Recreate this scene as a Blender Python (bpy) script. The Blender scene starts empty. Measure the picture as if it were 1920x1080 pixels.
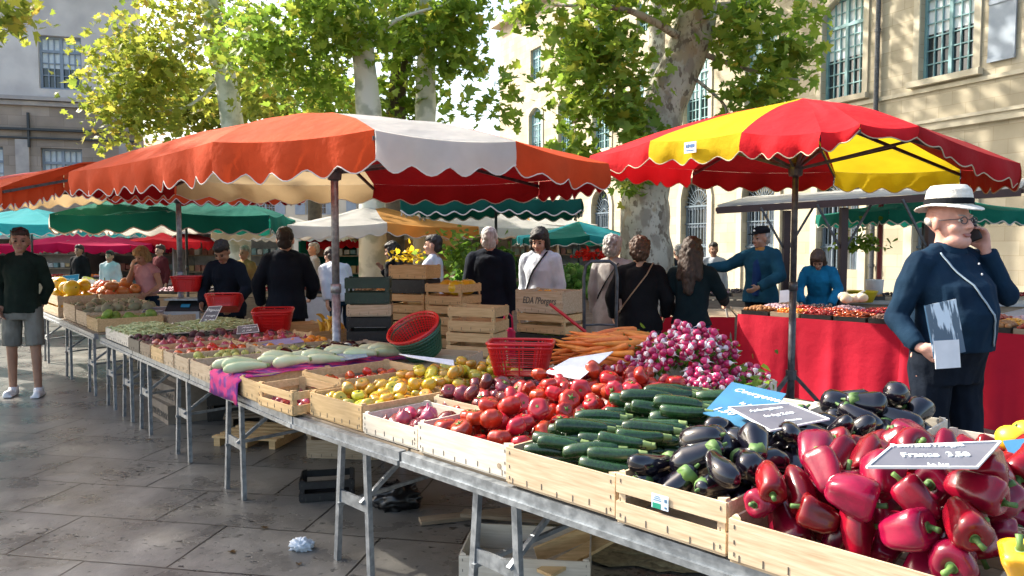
import bpy, bmesh, math, random
import numpy as np
from mathutils import Vector, Matrix, Euler, noise
random.seed(7); rng = np.random.default_rng(7)
SC = bpy.context.scene; COL = SC.collection
R = math.radians
# ---------------------------------------------------------------- camera
F = 1400.0; HC = 1.6; PITCH = math.atan(80.0/F)
cam_d = bpy.data.cameras.new("camera"); cam = bpy.data.objects.new("camera", cam_d); COL.objects.link(cam)
cam_d.sensor_width = 36; cam_d.lens = F/1920*36; cam_d.clip_start = .05; cam_d.clip_end = 500
cam.location = (0, 0, HC); cam.rotation_euler = (math.pi/2-PITCH, 0, 0); SC.camera = cam
# ---------------------------------------------------------------- sky and sun
SUNV = Vector((-.70, .36, .62)).normalized()
SUN_EL = math.asin(SUNV.z); SUN_AZ = math.atan2(SUNV.x, SUNV.y)
W = bpy.data.worlds.new("World"); SC.world = W; W.use_nodes = True
nt = W.node_tree; bg = nt.nodes['Background']
sky = nt.nodes.new('ShaderNodeTexSky'); sky.sky_type = 'NISHITA'; sky.sun_disc = False
sky.sun_elevation = SUN_EL; sky.sun_rotation = SUN_AZ; sky.dust_density = 4; sky.air_density = 1.2
nt.links.new(sky.outputs[0], bg.inputs[0]); bg.inputs[1].default_value = .15
sd = bpy.data.lights.new("sun", 'SUN'); sd.energy = 4.0; sd.angle = R(.9); sd.color = (1, .93, .8)
so = bpy.data.objects.new("sun", sd); COL.objects.link(so)
so.rotation_euler = SUNV.to_track_quat('Z', 'Y').to_euler()
vs = SC.view_settings; vs.view_transform = 'Standard'; vs.look = 'None'; vs.gamma = 1; vs.exposure = 1.42
SC.render.resolution_x = 1024; SC.render.resolution_y = 576

# ---------------------------------------------------------------- places
def ray(px, py):
    u = (px-960)/F; v = (540-py)/F; c = math.cos(PITCH); s = math.sin(PITCH)
    return Vector((u, c+v*s, -s+v*c))
def at(px, py, d):            # point seen at px,py that stands d metres away
    r = ray(px, py); return r*(d/r.y)+Vector((0, 0, HC))
def gx(px, d, py=460):        # ground x for a column at distance d
    return at(px, py, d).x
# the market table: frame A is the near run, frame B the run behind it. s runs along the table to the left, w across it
A0 = Vector((1.0, 1.70)); tA = Vector((-.703, .711)); nA = Vector((.711, .703))
B0 = Vector((-1.23, 3.95)); tB = Vector((-.645, .764)); nB = Vector((.764, .645))
RA = math.atan2(-tA.y, -tA.x); RB = math.atan2(-tB.y, -tB.x)
def fr(f, s, w, z=0):
    o, t, n = (A0, tA, nA) if f == 'A' else (B0, tB, nB)
    p = o+t*s+n*w; return Vector((p.x, p.y, z))

# ---------------------------------------------------------------- things and parts
def tag(o, label=None, cat=None, group=None, kind=None):
    if label: o['label'] = label
    if cat: o['category'] = cat
    if group: o['group'] = group
    if kind: o['kind'] = kind
    return o
def thing(name, label, cat, loc=(0, 0, 0), rz=0, group=None):
    o = bpy.data.objects.new(name, None); COL.objects.link(o)
    o.location = loc; o.rotation_euler = (0, 0, rz); o.empty_display_size = .1
    return tag(o, label, cat, group)
def kids(o): return [c for c in COL.objects if c.parent == o]
def clone(o, parent=None, ch=None):
    c = o.copy(); COL.objects.link(c); c.parent = parent
    for k in (ch if ch is not None else list(o.children)): clone(k, c)
    return c

class MB:
    def __init__(s): s.v = []; s.f = []; s.m = []; s.cm = 0
    def add(s, vs, fs, m=None):
        b = len(s.v); s.v += [tuple(v) for v in vs]; s.f += [tuple(i+b for i in f) for f in fs]
        s.m += [s.cm if m is None else m]*len(fs); return s
    def box(s, c, d, rot=None, m=None):
        x, y, z = d[0]/2, d[1]/2, d[2]/2
        p = [Vector(q) for q in ((-x,-y,-z),(x,-y,-z),(x,y,-z),(-x,y,-z),(-x,-y,z),(x,-y,z),(x,y,z),(-x,y,z))]
        if rot is not None:
            if not isinstance(rot, Matrix): rot = Euler(rot).to_matrix()
            p = [rot @ q for q in p]
        return s.add([q+Vector(c) for q in p], [(0,3,2,1),(4,5,6,7),(0,1,5,4),(1,2,6,5),(2,3,7,6),(3,0,4,7)], m)
    def bar(s, a, b, w, h=None, m=None, up=(0, 0, 1)):      # square bar between two points
        a = Vector(a); b = Vector(b); d = (b-a); L = d.length; d.normalize(); h = h or w
        u = Vector(up)
        if abs(d.dot(u)) > .98: u = Vector((0, 1, 0))
        x = d.cross(u).normalized(); z = x.cross(d)
        rot = Matrix((x, d, z)).transposed()
        return s.box((a+b)/2, (w, L, h), rot, m)
    def loft(s, rings, caps=True, m=None):
        n = len(rings[0]); vs = [v for r in rings for v in r]; fs = []
        for i in range(len(rings)-1):
            for j in range(n):
                k = (j+1) % n; fs.append((i*n+j, i*n+k, (i+1)*n+k, (i+1)*n+j))
        if caps: fs.append(tuple(range(n-1, -1, -1))); fs.append(tuple((len(rings)-1)*n+j for j in range(n)))
        return s.add(vs, fs, m)
    def tube(s, pts, r, n=8, m=None, caps=True, squash=1):
        pts = [Vector(p) for p in pts]; rs = r if isinstance(r, (list, tuple)) else [r]*len(pts)
        rings = []; px = None
        for i, p in enumerate(pts):
            d = (pts[min(i+1, len(pts)-1)]-pts[max(i-1, 0)]).normalized()
            if px is None:
                a = Vector((0, 0, 1)) if abs(d.z) < .9 else Vector((1, 0, 0)); px = d.cross(a).normalized()
            else: px = (px-d*px.dot(d)).normalized()
            y = d.cross(px)
            rings.append([p+(px*math.cos(2*math.pi*j/n)+y*math.sin(2*math.pi*j/n)*squash)*rs[i] for j in range(n)])
        return s.loft(rings, caps, m)
    def ring(s, c, rx, ry, n=16, z=None):
        return [Vector((c[0]+rx*math.cos(2*math.pi*j/n), c[1]+ry*math.sin(2*math.pi*j/n), c[2])) for j in range(n)]
    def lathe(s, prof, c=(0, 0, 0), n=16, m=None, caps=True):
        return s.loft([s.ring((c[0], c[1], c[2]+z), max(r, .0005), max(r, .0005), n) for r, z in prof], caps, m)
    def ell(s, c, r, n=16, k=10, rot=None, m=None, fn=None):
        rings = []
        for i in range(k+1):
            t = math.pi*(i+.02)/(k+.04); rg = []
            for j in range(n):
                a = 2*math.pi*j/n
                v = Vector((math.sin(t)*math.cos(a), math.sin(t)*math.sin(a), -math.cos(t)))
                if fn: v = fn(v, t, a)
                v = Vector((v.x*r[0], v.y*r[1], v.z*r[2]))
                if rot is not None: v = rot @ v
                rg.append(v+Vector(c))
            rings.append(rg)
        return s.loft(rings, True, m)
    def prism(s, pts, off, m=None):        # polygon extruded by the vector off
        off = Vector(off); n = len(pts); P = [Vector(p) for p in pts]
        fs = [tuple(range(n-1, -1, -1)), tuple(range(n, 2*n))]+[(i, (i+1) % n, n+(i+1) % n, n+i) for i in range(n)]
        return s.add(P+[p+off for p in P], fs, m)
    def mesh(s, name, mats, smooth=False):
        me = bpy.data.meshes.new(name); me.from_pydata(s.v, [], s.f)
        for mt in (mats if isinstance(mats, (list, tuple)) else [mats]): me.materials.append(mt)
        me.polygons.foreach_set('material_index', s.m)
        if smooth: me.polygons.foreach_set('use_smooth', [True]*len(s.f))
        bm = bmesh.new(); bm.from_mesh(me); bmesh.ops.recalc_face_normals(bm, faces=bm.faces); bm.to_mesh(me); bm.free()
        return me
    def build(s, name, mats, parent=None, smooth=False, loc=None):
        o = bpy.data.objects.new(name, s.mesh(name, mats, smooth)); COL.objects.link(o); o.parent = parent
        if loc is not None: o.location = loc
        return o

# ---------------------------------------------------------------- materials
MATS = {}
def M(name, col, col2=None, rough=.6, scale=8, bump=0, metal=0, coat=0, rand=0, detail=4, stretch=None, spec=.5, lo=.35, hi=.65,
      trans=0, bscale=None, bdist=.01, wave=None, hue=0, rough2=None, coord='Object'):
    if name in MATS: return MATS[name]
    mt = bpy.data.materials.new(name); mt.use_nodes = True; n = mt.node_tree; N = n.nodes; L = n.links
    b = N['Principled BSDF']; b.inputs['Roughness'].default_value = rough; b.inputs['Metallic'].default_value = metal
    b.inputs['Specular IOR Level'].default_value = spec; b.inputs['Coat Weight'].default_value = coat; b.inputs['Coat Roughness'].default_value = .12
    tc = N.new('ShaderNodeTexCoord'); mp = N.new('ShaderNodeMapping'); L.new(tc.outputs[coord], mp.inputs[0])
    if stretch: mp.inputs['Scale'].default_value = stretch
    oi = N.new('ShaderNodeObjectInfo')
    ad = N.new('ShaderNodeVectorMath'); ad.operation = 'ADD'; L.new(mp.outputs[0], ad.inputs[0])
    sc_ = N.new('ShaderNodeVectorMath'); sc_.operation = 'SCALE'; sc_.inputs[3].default_value = 17; 
    cb = N.new('ShaderNodeCombineXYZ'); 
    for i in range(3): L.new(oi.outputs['Random'], cb.inputs[i])
    L.new(cb.outputs[0], sc_.inputs[0]); L.new(sc_.outputs[0], ad.inputs[1])
    nz = N.new('ShaderNodeTexNoise'); nz.inputs['Scale'].default_value = scale; nz.inputs['Detail'].default_value = detail; L.new(ad.outputs[0], nz.inputs[0])
    rp = N.new('ShaderNodeValToRGB'); rp.color_ramp.elements[0].position = lo; rp.color_ramp.elements[1].position = hi
    c2 = col2 or tuple(c*.8 for c in col)
    rp.color_ramp.elements[0].color = (*c2, 1); rp.color_ramp.elements[1].color = (*col, 1); L.new(nz.outputs[0], rp.inputs[0])
    out = rp.outputs[0]
    if rand or hue:
        hs = N.new('ShaderNodeHueSaturation'); L.new(out, hs.inputs['Color'])
        mr = N.new('ShaderNodeMapRange'); mr.inputs[3].default_value = 1-rand; mr.inputs[4].default_value = 1+rand; L.new(oi.outputs['Random'], mr.inputs[0]); L.new(mr.outputs[0], hs.inputs['Value'])
        if hue:
            m2 = N.new('ShaderNodeMath'); m2.operation = 'MULTIPLY'; m2.inputs[1].default_value = 7.31; L.new(oi.outputs['Random'], m2.inputs[0])
            m3 = N.new('ShaderNodeMath'); m3.operation = 'FRACT'; L.new(m2.outputs[0], m3.inputs[0])
            m4 = N.new('ShaderNodeMapRange'); m4.inputs[3].default_value = .5-hue; m4.inputs[4].default_value = .5+hue; L.new(m3.outputs[0], m4.inputs[0]); L.new(m4.outputs[0], hs.inputs['Hue'])
        out = hs.outputs[0]
    L.new(out, b.inputs['Base Color'])
    if rough2 is not None:
        mr = N.new('ShaderNodeMapRange'); mr.inputs[3].default_value = rough; mr.inputs[4].default_value = rough2; L.new(nz.outputs[0], mr.inputs[0]); L.new(mr.outputs[0], b.inputs['Roughness'])
    if bump:
        nb = N.new('ShaderNodeTexNoise'); nb.inputs['Scale'].default_value = bscale or scale*2; nb.inputs['Detail'].default_value = 5; L.new(ad.outputs[0], nb.inputs[0])
        bp = N.new('ShaderNodeBump'); bp.inputs['Strength'].default_value = bump; bp.inputs['Distance'].default_value = bdist
        L.new(nb.outputs[0], bp.inputs['Height']); L.new(bp.outputs[0], b.inputs['Normal'])
    if trans:
        tr = N.new('ShaderNodeBsdfTranslucent'); L.new(out, tr.inputs[0]); mx = N.new('ShaderNodeMixShader'); mx.inputs[0].default_value = trans
        L.new(b.outputs[0], mx.inputs[1]); L.new(tr.outputs[0], mx.inputs[2]); L.new(mx.outputs[0], N['Material Output'].inputs[0])
    MATS[name] = mt; return mt
def wood(name, c, c2): return M(name, c, c2, rough=.75, scale=6, stretch=(1.2, 9, 14), bump=.25, rand=.10, detail=6, lo=.3, hi=.7, bdist=.003)
WPALE = wood('pale_wood', (.62, .50, .35), (.44, .32, .20)); WWHITE = wood('whitewood', (.72, .66, .56), (.56, .49, .39))
WORAN = wood('golden_wood', (.68, .48, .25), (.50, .33, .15)); WDARK = wood('aged_wood', (.38, .30, .21), (.24, .18, .12))
STEEL = M('galvanised_steel', (.36, .39, .42), (.20, .22, .24), rough=.42, metal=.75, scale=25, bump=.1, rough2=.6)
DSTEEL = M('dark_steel', (.10, .105, .115), (.05, .05, .055), rough=.45, metal=.4, scale=20)
BLACKP = M('black_plastic', (.018, .019, .02), (.010, .010, .011), rough=.45, scale=30)
STAPLE = M('staple', (.07, .06, .05), (.12, .11, .1), rough=.6)
WHITEP = M('white_card', (.78, .78, .80), (.70, .70, .72), rough=.7, scale=14)
def cloth_mat(name, c, c2=None, **k): return M(name, c, c2 or tuple(x*.72 for x in c), rough=.9, scale=k.pop('scale', 5), bump=k.pop('bump', .5), bscale=k.pop('bscale', 14), bdist=.02, spec=.2, **k)

TMPS = bpy.data.scenes.new('tmp')
def evaluated(o):
    """the object's mesh with modifiers or curve applied, worked out in a scene of its own so that it stays quick"""
    TMPS.collection.objects.link(o); vl = TMPS.view_layers[0]; vl.update(); dg = vl.depsgraph; dg.update()
    me = bpy.data.meshes.new_from_object(o.evaluated_get(dg)); TMPS.collection.objects.unlink(o); return me
def text(body, size, parent, mat_, loc, rot, name='lettering', shear=.25, extrude=.0012, align='CENTER', sx=1):
    c = bpy.data.curves.new(name, 'FONT'); c.body = body; c.size = size; c.shear = shear; c.extrude = extrude; c.align_x = align; c.align_y = 'CENTER'
    c.resolution_u = 2; c.offset = size*.008
    t = bpy.data.objects.new(name, c); me = evaluated(t)
    bpy.data.objects.remove(t); bpy.data.curves.remove(c)
    me.materials.clear(); me.materials.append(mat_); me.name = name
    o = bpy.data.objects.new(name, me); COL.objects.link(o); o.parent = parent; o.location = loc; o.rotation_euler = rot; o.scale = (sx, 1, 1)
    return o
# ================================================================ ground
def ground_mat():
    mt = bpy.data.materials.new('stone_paving'); mt.use_nodes = True; n = mt.node_tree; N = n.nodes; L = n.links; b = N['Principled BSDF']
    tc = N.new('ShaderNodeTexCoord'); mp = N.new('ShaderNodeMapping'); mp.inputs['Rotation'].default_value = (0, 0, R(10)); L.new(tc.outputs['Object'], mp.inputs[0])
    dn = N.new('ShaderNodeTexNoise'); dn.inputs['Scale'].default_value = 1.3; dn.inputs['Detail'].default_value = 3
    L.new(mp.outputs[0], dn.inputs[0]); mv = N.new('ShaderNodeVectorMath'); mv.operation = 'MULTIPLY_ADD'; mv.inputs[1].default_value = (.05, .05, 0); L.new(dn.outputs['Color'], mv.inputs[0]); L.new(mp.outputs[0], mv.inputs[2])
    br = N.new('ShaderNodeTexBrick'); br.inputs['Scale'].default_value = 1; br.inputs['Mortar Size'].default_value = .007; br.inputs['Mortar Smooth'].default_value = .3
    br.inputs['Brick Width'].default_value = .92; br.inputs['Row Height'].default_value = .55; br.inputs['Color1'].default_value = (.185, .176, .160, 1); br.inputs['Color2'].default_value = (.140, .134, .124, 1); br.inputs['Mortar'].default_value = (.022, .02, .018, 1)
    L.new(mv.outputs[0], br.inputs[0])
    n1 = N.new('ShaderNodeTexNoise'); n1.inputs['Scale'].default_value = 2.2; n1.inputs['Detail'].default_value = 8; n1.inputs['Roughness'].default_value = .65; L.new(tc.outputs['Object'], n1.inputs[0])
    r1 = N.new('ShaderNodeMapRange'); r1.inputs[1].default_value = .3; r1.inputs[2].default_value = .7; r1.inputs[3].default_value = .5; r1.inputs[4].default_value = 1.35; L.new(n1.outputs[0], r1.inputs[0])
    mx = N.new('ShaderNodeMix'); mx.data_type = 'RGBA'; mx.blend_type = 'MULTIPLY'; mx.inputs[0].default_value = 1; L.new(br.outputs[0], mx.inputs[6]); L.new(r1.outputs[0], mx.inputs[7])
    # pits: small dark pocks in the stone, gathered in patches
    vo = N.new('ShaderNodeTexNoise'); vo.inputs['Scale'].default_value = 34; vo.inputs['Detail'].default_value = 3
    mp2 = N.new('ShaderNodeMapping'); mp2.inputs['Rotation'].default_value = (0, 0, R(10)); mp2.inputs['Scale'].default_value = (.45, 1, 1); L.new(tc.outputs['Object'], mp2.inputs[0]); L.new(mp2.outputs[0], vo.inputs[0])
    n2 = N.new('ShaderNodeTexNoise'); n2.inputs['Scale'].default_value = 1.6; L.new(tc.outputs['Object'], n2.inputs[0])
    th = N.new('ShaderNodeMath'); th.operation = 'MULTIPLY_ADD'; th.inputs[1].default_value = .50; L.new(n2.outputs[0], th.inputs[0]); L.new(vo.outputs[0], th.inputs[2])
    cr = N.new('ShaderNodeValToRGB'); cr.color_ramp.elements[0].position = .90; cr.color_ramp.elements[1].position = .96; L.new(th.outputs[0], cr.inputs[0])
    m2 = N.new('ShaderNodeMix'); m2.data_type = 'RGBA'; L.new(cr.outputs[0], m2.inputs[0]); L.new(mx.outputs[2], m2.inputs[6]); m2.inputs[7].default_value = (.018, .016, .015, 1)
    L.new(m2.outputs[2], b.inputs['Base Color'])
    rr = N.new('ShaderNodeMapRange'); rr.inputs[1].default_value = .3; rr.inputs[2].default_value = .7; rr.inputs[3].default_value = .20; rr.inputs[4].default_value = .42; L.new(n1.outputs[0], rr.inputs[0]); L.new(rr.outputs[0], b.inputs['Roughness'])
    sb = N.new('ShaderNodeMath'); sb.operation = 'SUBTRACT'; L.new(n1.outputs[0], sb.inputs[0]); L.new(cr.outputs[0], sb.inputs[1])
    s2 = N.new('ShaderNodeMath'); s2.operation = 'MULTIPLY_ADD'; s2.inputs[1].default_value = -1.2; L.new(br.outputs['Fac'], s2.inputs[0]); L.new(sb.outputs[0], s2.inputs[2])
    bp = N.new('ShaderNodeBump'); bp.inputs['Strength'].default_value = .55; bp.inputs['Distance'].default_value = .02; L.new(s2.outputs[0], bp.inputs['Height']); L.new(bp.outputs[0], b.inputs['Normal'])
    return mt
g = MB(); g.add([(-120, -60, 0), (120, -60, 0), (120, 180, 0), (-120, 180, 0)], [(0, 1, 2, 3)])
tag(g.build('pavement', ground_mat()), kind='structure')

# ================================================================ buildings
def stone_mat(name, c1, c2, mort, bw=.62, rh=.3):
    mt = M(name, c1, c2, rough=.9, scale=1.1, bump=.35, bscale=20, bdist=.01, detail=7)
    n = mt.node_tree; N = n.nodes; L = n.links; b = N['Principled BSDF']; src = b.inputs['Base Color'].links[0].from_socket
    tc = N.new('ShaderNodeTexCoord'); mp = N.new('ShaderNodeMapping'); mp.inputs['Rotation'].default_value = (R(90), 0, 0); L.new(tc.outputs['Object'], mp.inputs[0])
    br = N.new('ShaderNodeTexBrick'); br.inputs['Scale'].default_value = 1; br.inputs['Mortar Size'].default_value = .006; br.inputs['Brick Width'].default_value = bw; br.inputs['Row Height'].default_value = rh
    br.inputs['Color1'].default_value = (1, 1, 1, 1); br.inputs['Color2'].default_value = (.78, .77, .74, 1); br.inputs['Mortar'].default_value = (*mort, 1); L.new(mp.outputs[0], br.inputs[0])
    mx = N.new('ShaderNodeMix'); mx.data_type = 'RGBA'; mx.blend_type = 'MULTIPLY'; mx.inputs[0].default_value = 1; L.new(src, mx.inputs[6]); L.new(br.outputs[0], mx.inputs[7]); L.new(mx.outputs[2], b.inputs['Base Color'])
    return mt
OCHRE = stone_mat('ochre_limestone', (.52, .46, .35), (.42, .37, .275), (.66, .62, .56), .7, .34)
OCHTRIM = M('smooth_limestone', (.55, .50, .39), (.46, .41, .31), rough=.85, scale=3, bump=.2)
MAUVE = stone_mat('grey_stone', (.46, .37, .31), (.32, .26, .22), (.62, .6, .6), .8, .32)
MAUTRIM = M('grey_stone_trim', (.5, .45, .42), (.38, .34, .33), rough=.85, scale=3)
BLUEW = M('blue_green_paint', (.22, .40, .42), (.17, .32, .35), rough=.5, scale=4)
BLUEG = M('pale_blue_shutter', (.30, .35, .42), (.25, .30, .37), rough=.6, scale=4)
GLASS = M('window_glass', (.02, .026, .03), (.035, .05, .06), rough=.08, scale=2, spec=.9)
CURT = M('curtain', (.80, .84, .86), (.66, .72, .76), rough=.8, scale=6)
IRON = M('wrought_iron', (.05, .055, .06), rough=.5)
BLUEBAR = M('blue_grey_iron', (.12, .17, .22), rough=.5)

def wall(root, x0, x1, z0, z1, ops, mt, reveal=.32, name='wall'):
    xs = sorted({x0, x1, *[o[0] for o in ops], *[o[1] for o in ops]}); zs = sorted({z0, z1, *[o[2] for o in ops], *[o[3] for o in ops]})
    b = MB()
    for i in range(len(xs)-1):
        for j in range(len(zs)-1):
            cx = (xs[i]+xs[i+1])/2; cz = (zs[j]+zs[j+1])/2
            if any(o[0] < cx < o[1] and o[2] < cz < o[3] for o in ops): continue
            b.add([(xs[i], 0, zs[j]), (xs[i+1], 0, zs[j]), (xs[i+1], 0, zs[j+1]), (xs[i], 0, zs[j+1])], [(0, 1, 2, 3)])
    for o in ops:
        a, c, lo, hi = o[:4]; rise = o[4] if len(o) > 4 else 0
        n = 12; arc = [(a+(c-a)*i/n, hi-rise+rise*math.sqrt(max(0, 1-(2*i/n-1)**2)) if rise > .4*(c-a) else hi-rise+rise*(1-(2*i/n-1)**2)) for i in range(n+1)]
        pts = [(a, lo)]+(arc if rise else [(a, hi), (c, hi)])+[(c, lo)]
        for (p, q) in zip(pts, pts[1:]+pts[:1]):
            b.add([(p[0], 0, p[1]), (q[0], 0, q[1]), (q[0], reveal, q[1]), (p[0], reveal, p[1])], [(0, 1, 2, 3)])
        if rise:
            for (p, q) in zip(arc, arc[1:]): b.add([(p[0], 0, p[1]), (q[0], 0, q[1]), (q[0], 0, hi), (p[0], 0, hi)], [(0, 1, 2, 3)])
    b.add([(x0, .9, z0), (x1, .9, z0), (x1, .9, z1), (x0, .9, z1)], [(3, 2, 1, 0)])
    b.add([(x0, 0, z1), (x1, 0, z1), (x1, .9, z1), (x0, .9, z1)], [(0, 1, 2, 3)])
    b.add([(x0, 0, z0), (x0, .9, z0), (x0, .9, z1), (x0, 0, z1)], [(0, 1, 2, 3)]); b.add([(x1, 0, z0), (x1, .9, z0), (x1, .9, z1), (x1, 0, z1)], [(3, 2, 1, 0)])
    o = b.build(name, mt, root); return o

def casement(root, cx, z0, z1, w, rise, y=.2, mt=None, cols=2, rows=5, curtain=True):
    mt = mt or BLUEW; fr_ = MB(); h = z1-z0; t = .07
    for sx in (-1, 1): fr_.box((sx*(w/2-t/2), 0, h/2), (t, .08, h))
    fr_.box((0, 0, t/2), (w-2*t, .08, t)); fr_.box((0, -.004, h/2), (t*1.3, .085, h-2*t)); fr_.box((0, -.006, h*.72), (w-2*t, .088, .08))
    fr_.box((0, 0, h-t/2-.001), (w-2*t, .08, t))
    for sx in (-1, 1):
        x0 = sx*(w/2-t); x1 = sx*t*.65
        for i in range(1, cols+1):
            x = x0+(x1-x0)*i/(cols+1) if cols > 1 else (x0+x1)/2
            if cols > 1 or i == 1: fr_.box((x, .004, h/2), (.028, .05, h-2*t))
        for j in range(1, rows+3): fr_.box(((x0+x1)/2, .006, t+(h-2*t)*j/(rows+3)), (abs(x1-x0), .05, .028))
    o = fr_.build('window', mt, root, loc=(cx, y, z0))
    gl = MB(); gl.box((0, .05, h/2), (w-.02, .02, h-.01)); gl.build('pane', GLASS, o)
    if curtain:
        cu = MB()
        for i in range(18): cu.box((-w/2+w*(i+.5)/18, .035, h*.69), (w/18+.004, .012+.004*(i % 2), h*.56))
        cu.build('curtain', CURT, o)
    return o
# ---- the long limestone building on the right
rb = thing('limestone_building', 'long ochre limestone building with tall blue green windows and arched ground floor', 'building', (6.6, 28, 0), math.atan2(-.903, .43))
bays = [.35, 3.6, 6.8, 9.95, 13.15, 16.4, -2.9, -6.1, -9.3, -12.5]
ops = []
for k in bays:
    ops.append((k-.72, k+.72, 5.85, 8.75, .32)); ops.append((k-.75, k+.75, .0 if k < 3 else .9, 4.1, .75)); ops.append((k-.6, k+.6, 10.2, 11.8))
wall(rb, -17, 21, 0, 14, ops, OCHRE)
w0 = casement(rb, bays[0], 5.85, 8.75, 1.44, .32)
for k in bays[1:]:
    c = clone(w0, rb); c.location = (k, .2, 5.85)
up = casement(rb, bays[0], 10.2, 11.8, 1.2, 0, rows=2)
for k in bays[1:]: c = clone(up, rb); c.location = (k, .2, 10.2)
tr = MB(); tr.box((0, -.09, 5.77), (1.9, .2, .15)); tr = tr.build('window_sill', OCHTRIM, rb); tr.location.x = bays[0]
for k in bays[1:]: c = clone(tr, rb); c.location.x = k
def surround(w, z0, z1, rise, wd=.17, pr=.05):
    b = MB(); n = 14
    arc = [(-w/2+w*i/n, z1-rise+(rise*math.sqrt(max(0, 1-(2*i/n-1)**2)) if rise > .4*w else rise*(1-(2*i/n-1)**2))) for i in range(n+1)]
    pin = [(-w/2, z0)]+arc+[(w/2, z0)]; s = (w+2*wd)/w
    out = []
    for i, (x, z) in enumerate(pin):
        if i in (0, len(pin)-1): out.append((x*s, z)); continue
        a = pin[max(i-1, 1)]; c = pin[min(i+1, len(pin)-2)]; dx, dz = c[0]-a[0], c[1]-a[1]; l = math.hypot(dx, dz); nx, nz = -dz/l, dx/l
        if i in (1, len(pin)-2): nx, nz = (-1 if x < 0 else 1), .15
        out.append((x+nx*wd, z+nz*wd))
    for i in range(len(pin)-1):
        p, q, a, c = pin[i], pin[i+1], out[i], out[i+1]
        b.prism([(p[0], -pr, p[1]), (q[0], -pr, q[1]), (c[0], -pr, c[1]), (a[0], -pr, a[1])], (0, pr, 0))
    return b
sr = surround(1.44, 5.86, 8.75, .32).build('window_surround', OCHTRIM, rb); sr.location.x = bays[0]
ar = surround(1.5, 0, 4.1, .75, .24, .07).build('arch_surround', OCHTRIM, rb); ar.location.x = bays[0]
for k in bays[1:]:
    c = clone(sr, rb); c.location.x = k; c = clone(ar, rb); c.location.x = k
# arched ground floor: fanlight of radiating bars over a barred window
gr = MB(); zc = 3.05
gr.box((0, 0, zc), (1.5, .06, .07)); gr.box((0, 0, 1.55), (1.5, .06, .05))
for i in range(1, 12):
    a = math.pi*i/12; rr = 1/math.sqrt((math.cos(a)/.74)**2+(math.sin(a)/1.04)**2)
    gr.bar((.16*math.cos(a), 0, zc+.16*math.sin(a)), (rr*math.cos(a), 0, zc+rr*math.sin(a)), .022)
for rad in (.16, .5):
    gr.tube([(rad*math.cos(math.pi*i/14), 0, zc+rad*1.2*math.sin(math.pi*i/14)) for i in range(15)], .013, 6)
for i in range(9): gr.bar((-.66+i*.165, 0, .05), (-.66+i*.165, 0, zc), .026)
gr.box((0, 0, .5), (1.5, .05, .04)); gr.box((0, 0, 2.4), (1.5, .05, .04))
g0 = gr.build('window_grille', BLUEBAR, rb, loc=(bays[0], .16, 0))
gb = MB(); gb.box((0, 0, 2.05), (1.52, .04, 4.1)); p0 = gb.build('pane', GLASS, g0, loc=(0, .12, 0))
dr = MB()
for sx in (-1, 1):
    dr.box((sx*.37, 0, 1.9), (.06, .05, 2.2)); dr.box((sx*.7, 0, 1.9), (.08, .05, 2.2)); dr.box((sx*.53, .01, 1.2), (.3, .02, .8))
    for z in (.8, 1.6, 2.3, 2.97): dr.box((sx*.37, .002, z), (.7, .045, .08))
d0 = dr.build('window_leaf', BLUEG, g0, loc=(0, .06, 0))
for k in bays[1:]: c = clone(g0, rb); c.location = (k, .16, 0)
cs = MB(); cs.box((2, -.06, 4.62), (38, .14, .18)); cs.box((2, -.09, 4.75), (38, .2, .08)); cs.build('string_course', OCHTRIM, rb)
cs = MB(); cs.box((2, -.035, 5.58), (38, .07, .1)); cs.build('sill_course', OCHTRIM, rb)
cs = MB(); cs.box((2, -.2, 14.1), (38.4, .6, .4)); cs.build('cornice', OCHTRIM, rb)
dp = MB(); dp.tube([(8.05, -.12, .1), (8.05, -.12, 13.9)], .065, 10)
for z in (1, 3, 5.2, 7.4, 9.6): dp.tube([(8.05, -.12, z), (8.05, -.12, z+.08)], .085, 10)
dp.build('drainpipe', DSTEEL, rb)
sh = MB(); sh.box((11.35, -.05, 7.3), (.62, .05, 2.75))
for z in (5.96, 7.3, 8.63): sh.box((11.35, -.085, z), (.62, .03, .09))
sh.build('shutter', BLUEG, rb)
# ---- the grey building on the left
lb = thing('stone_townhouse', 'grey stone townhouse with pale blue windows far behind the left stalls', 'building', (-16.5, 24, 0), math.atan2(.28, .96))
lops = []; lx = [-4.2, .0, 1.95, 5.6, 9.2]
for k in (-1.2-3.65, -1.2, 1.95+.0, 5.6, 9.25): lops.append((k-.62, k+.62, 6.65, 8.35)); 
for k in (-1.0-2.9, -.35, 1.9, 5.6, 9.25): lops.append((k-.6, k+.6, 3.1, 4.75))
GLAREW = M('glare_pale_wall', (.72, .66, .62), (.55, .50, .48), rough=.9, scale=1.2, bump=.2)  # upper storey wall: bright glare put into its paler colour
wall(lb, -9, 4.2, 0, 6.24, [o for o in lops if o[3] < 6 and o[1] < 4], MAUVE); wall(lb, -9, 4.2, 6.36, 10.5, [o for o in lops if o[3] > 6 and o[1] < 4], GLAREW, name='upper_wall')
wa = casement(lb, -1.2, 6.65, 8.35, 1.24, 0, mt=BLUEG, cols=2, rows=1, curtain=True)
for k in (-4.85, 1.95): c = clone(wa, lb); c.location = (k, .2, 6.65)
wb = casement(lb, -3.9, 3.1, 4.75, 1.2, 0, mt=BLUEG, cols=2, rows=1, curtain=True)
for k in (-.35, 1.9): c = clone(wb, lb); c.location = (k, .2, 3.1)
t_ = MB(); t_.box((-2.4, .30, 6.3), (13.3, 1.04, .12)); t_.box((-2.4, -.05, 6.15), (13.3, .12, .14)); t_.build('string_course', MAUTRIM, lb)
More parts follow.
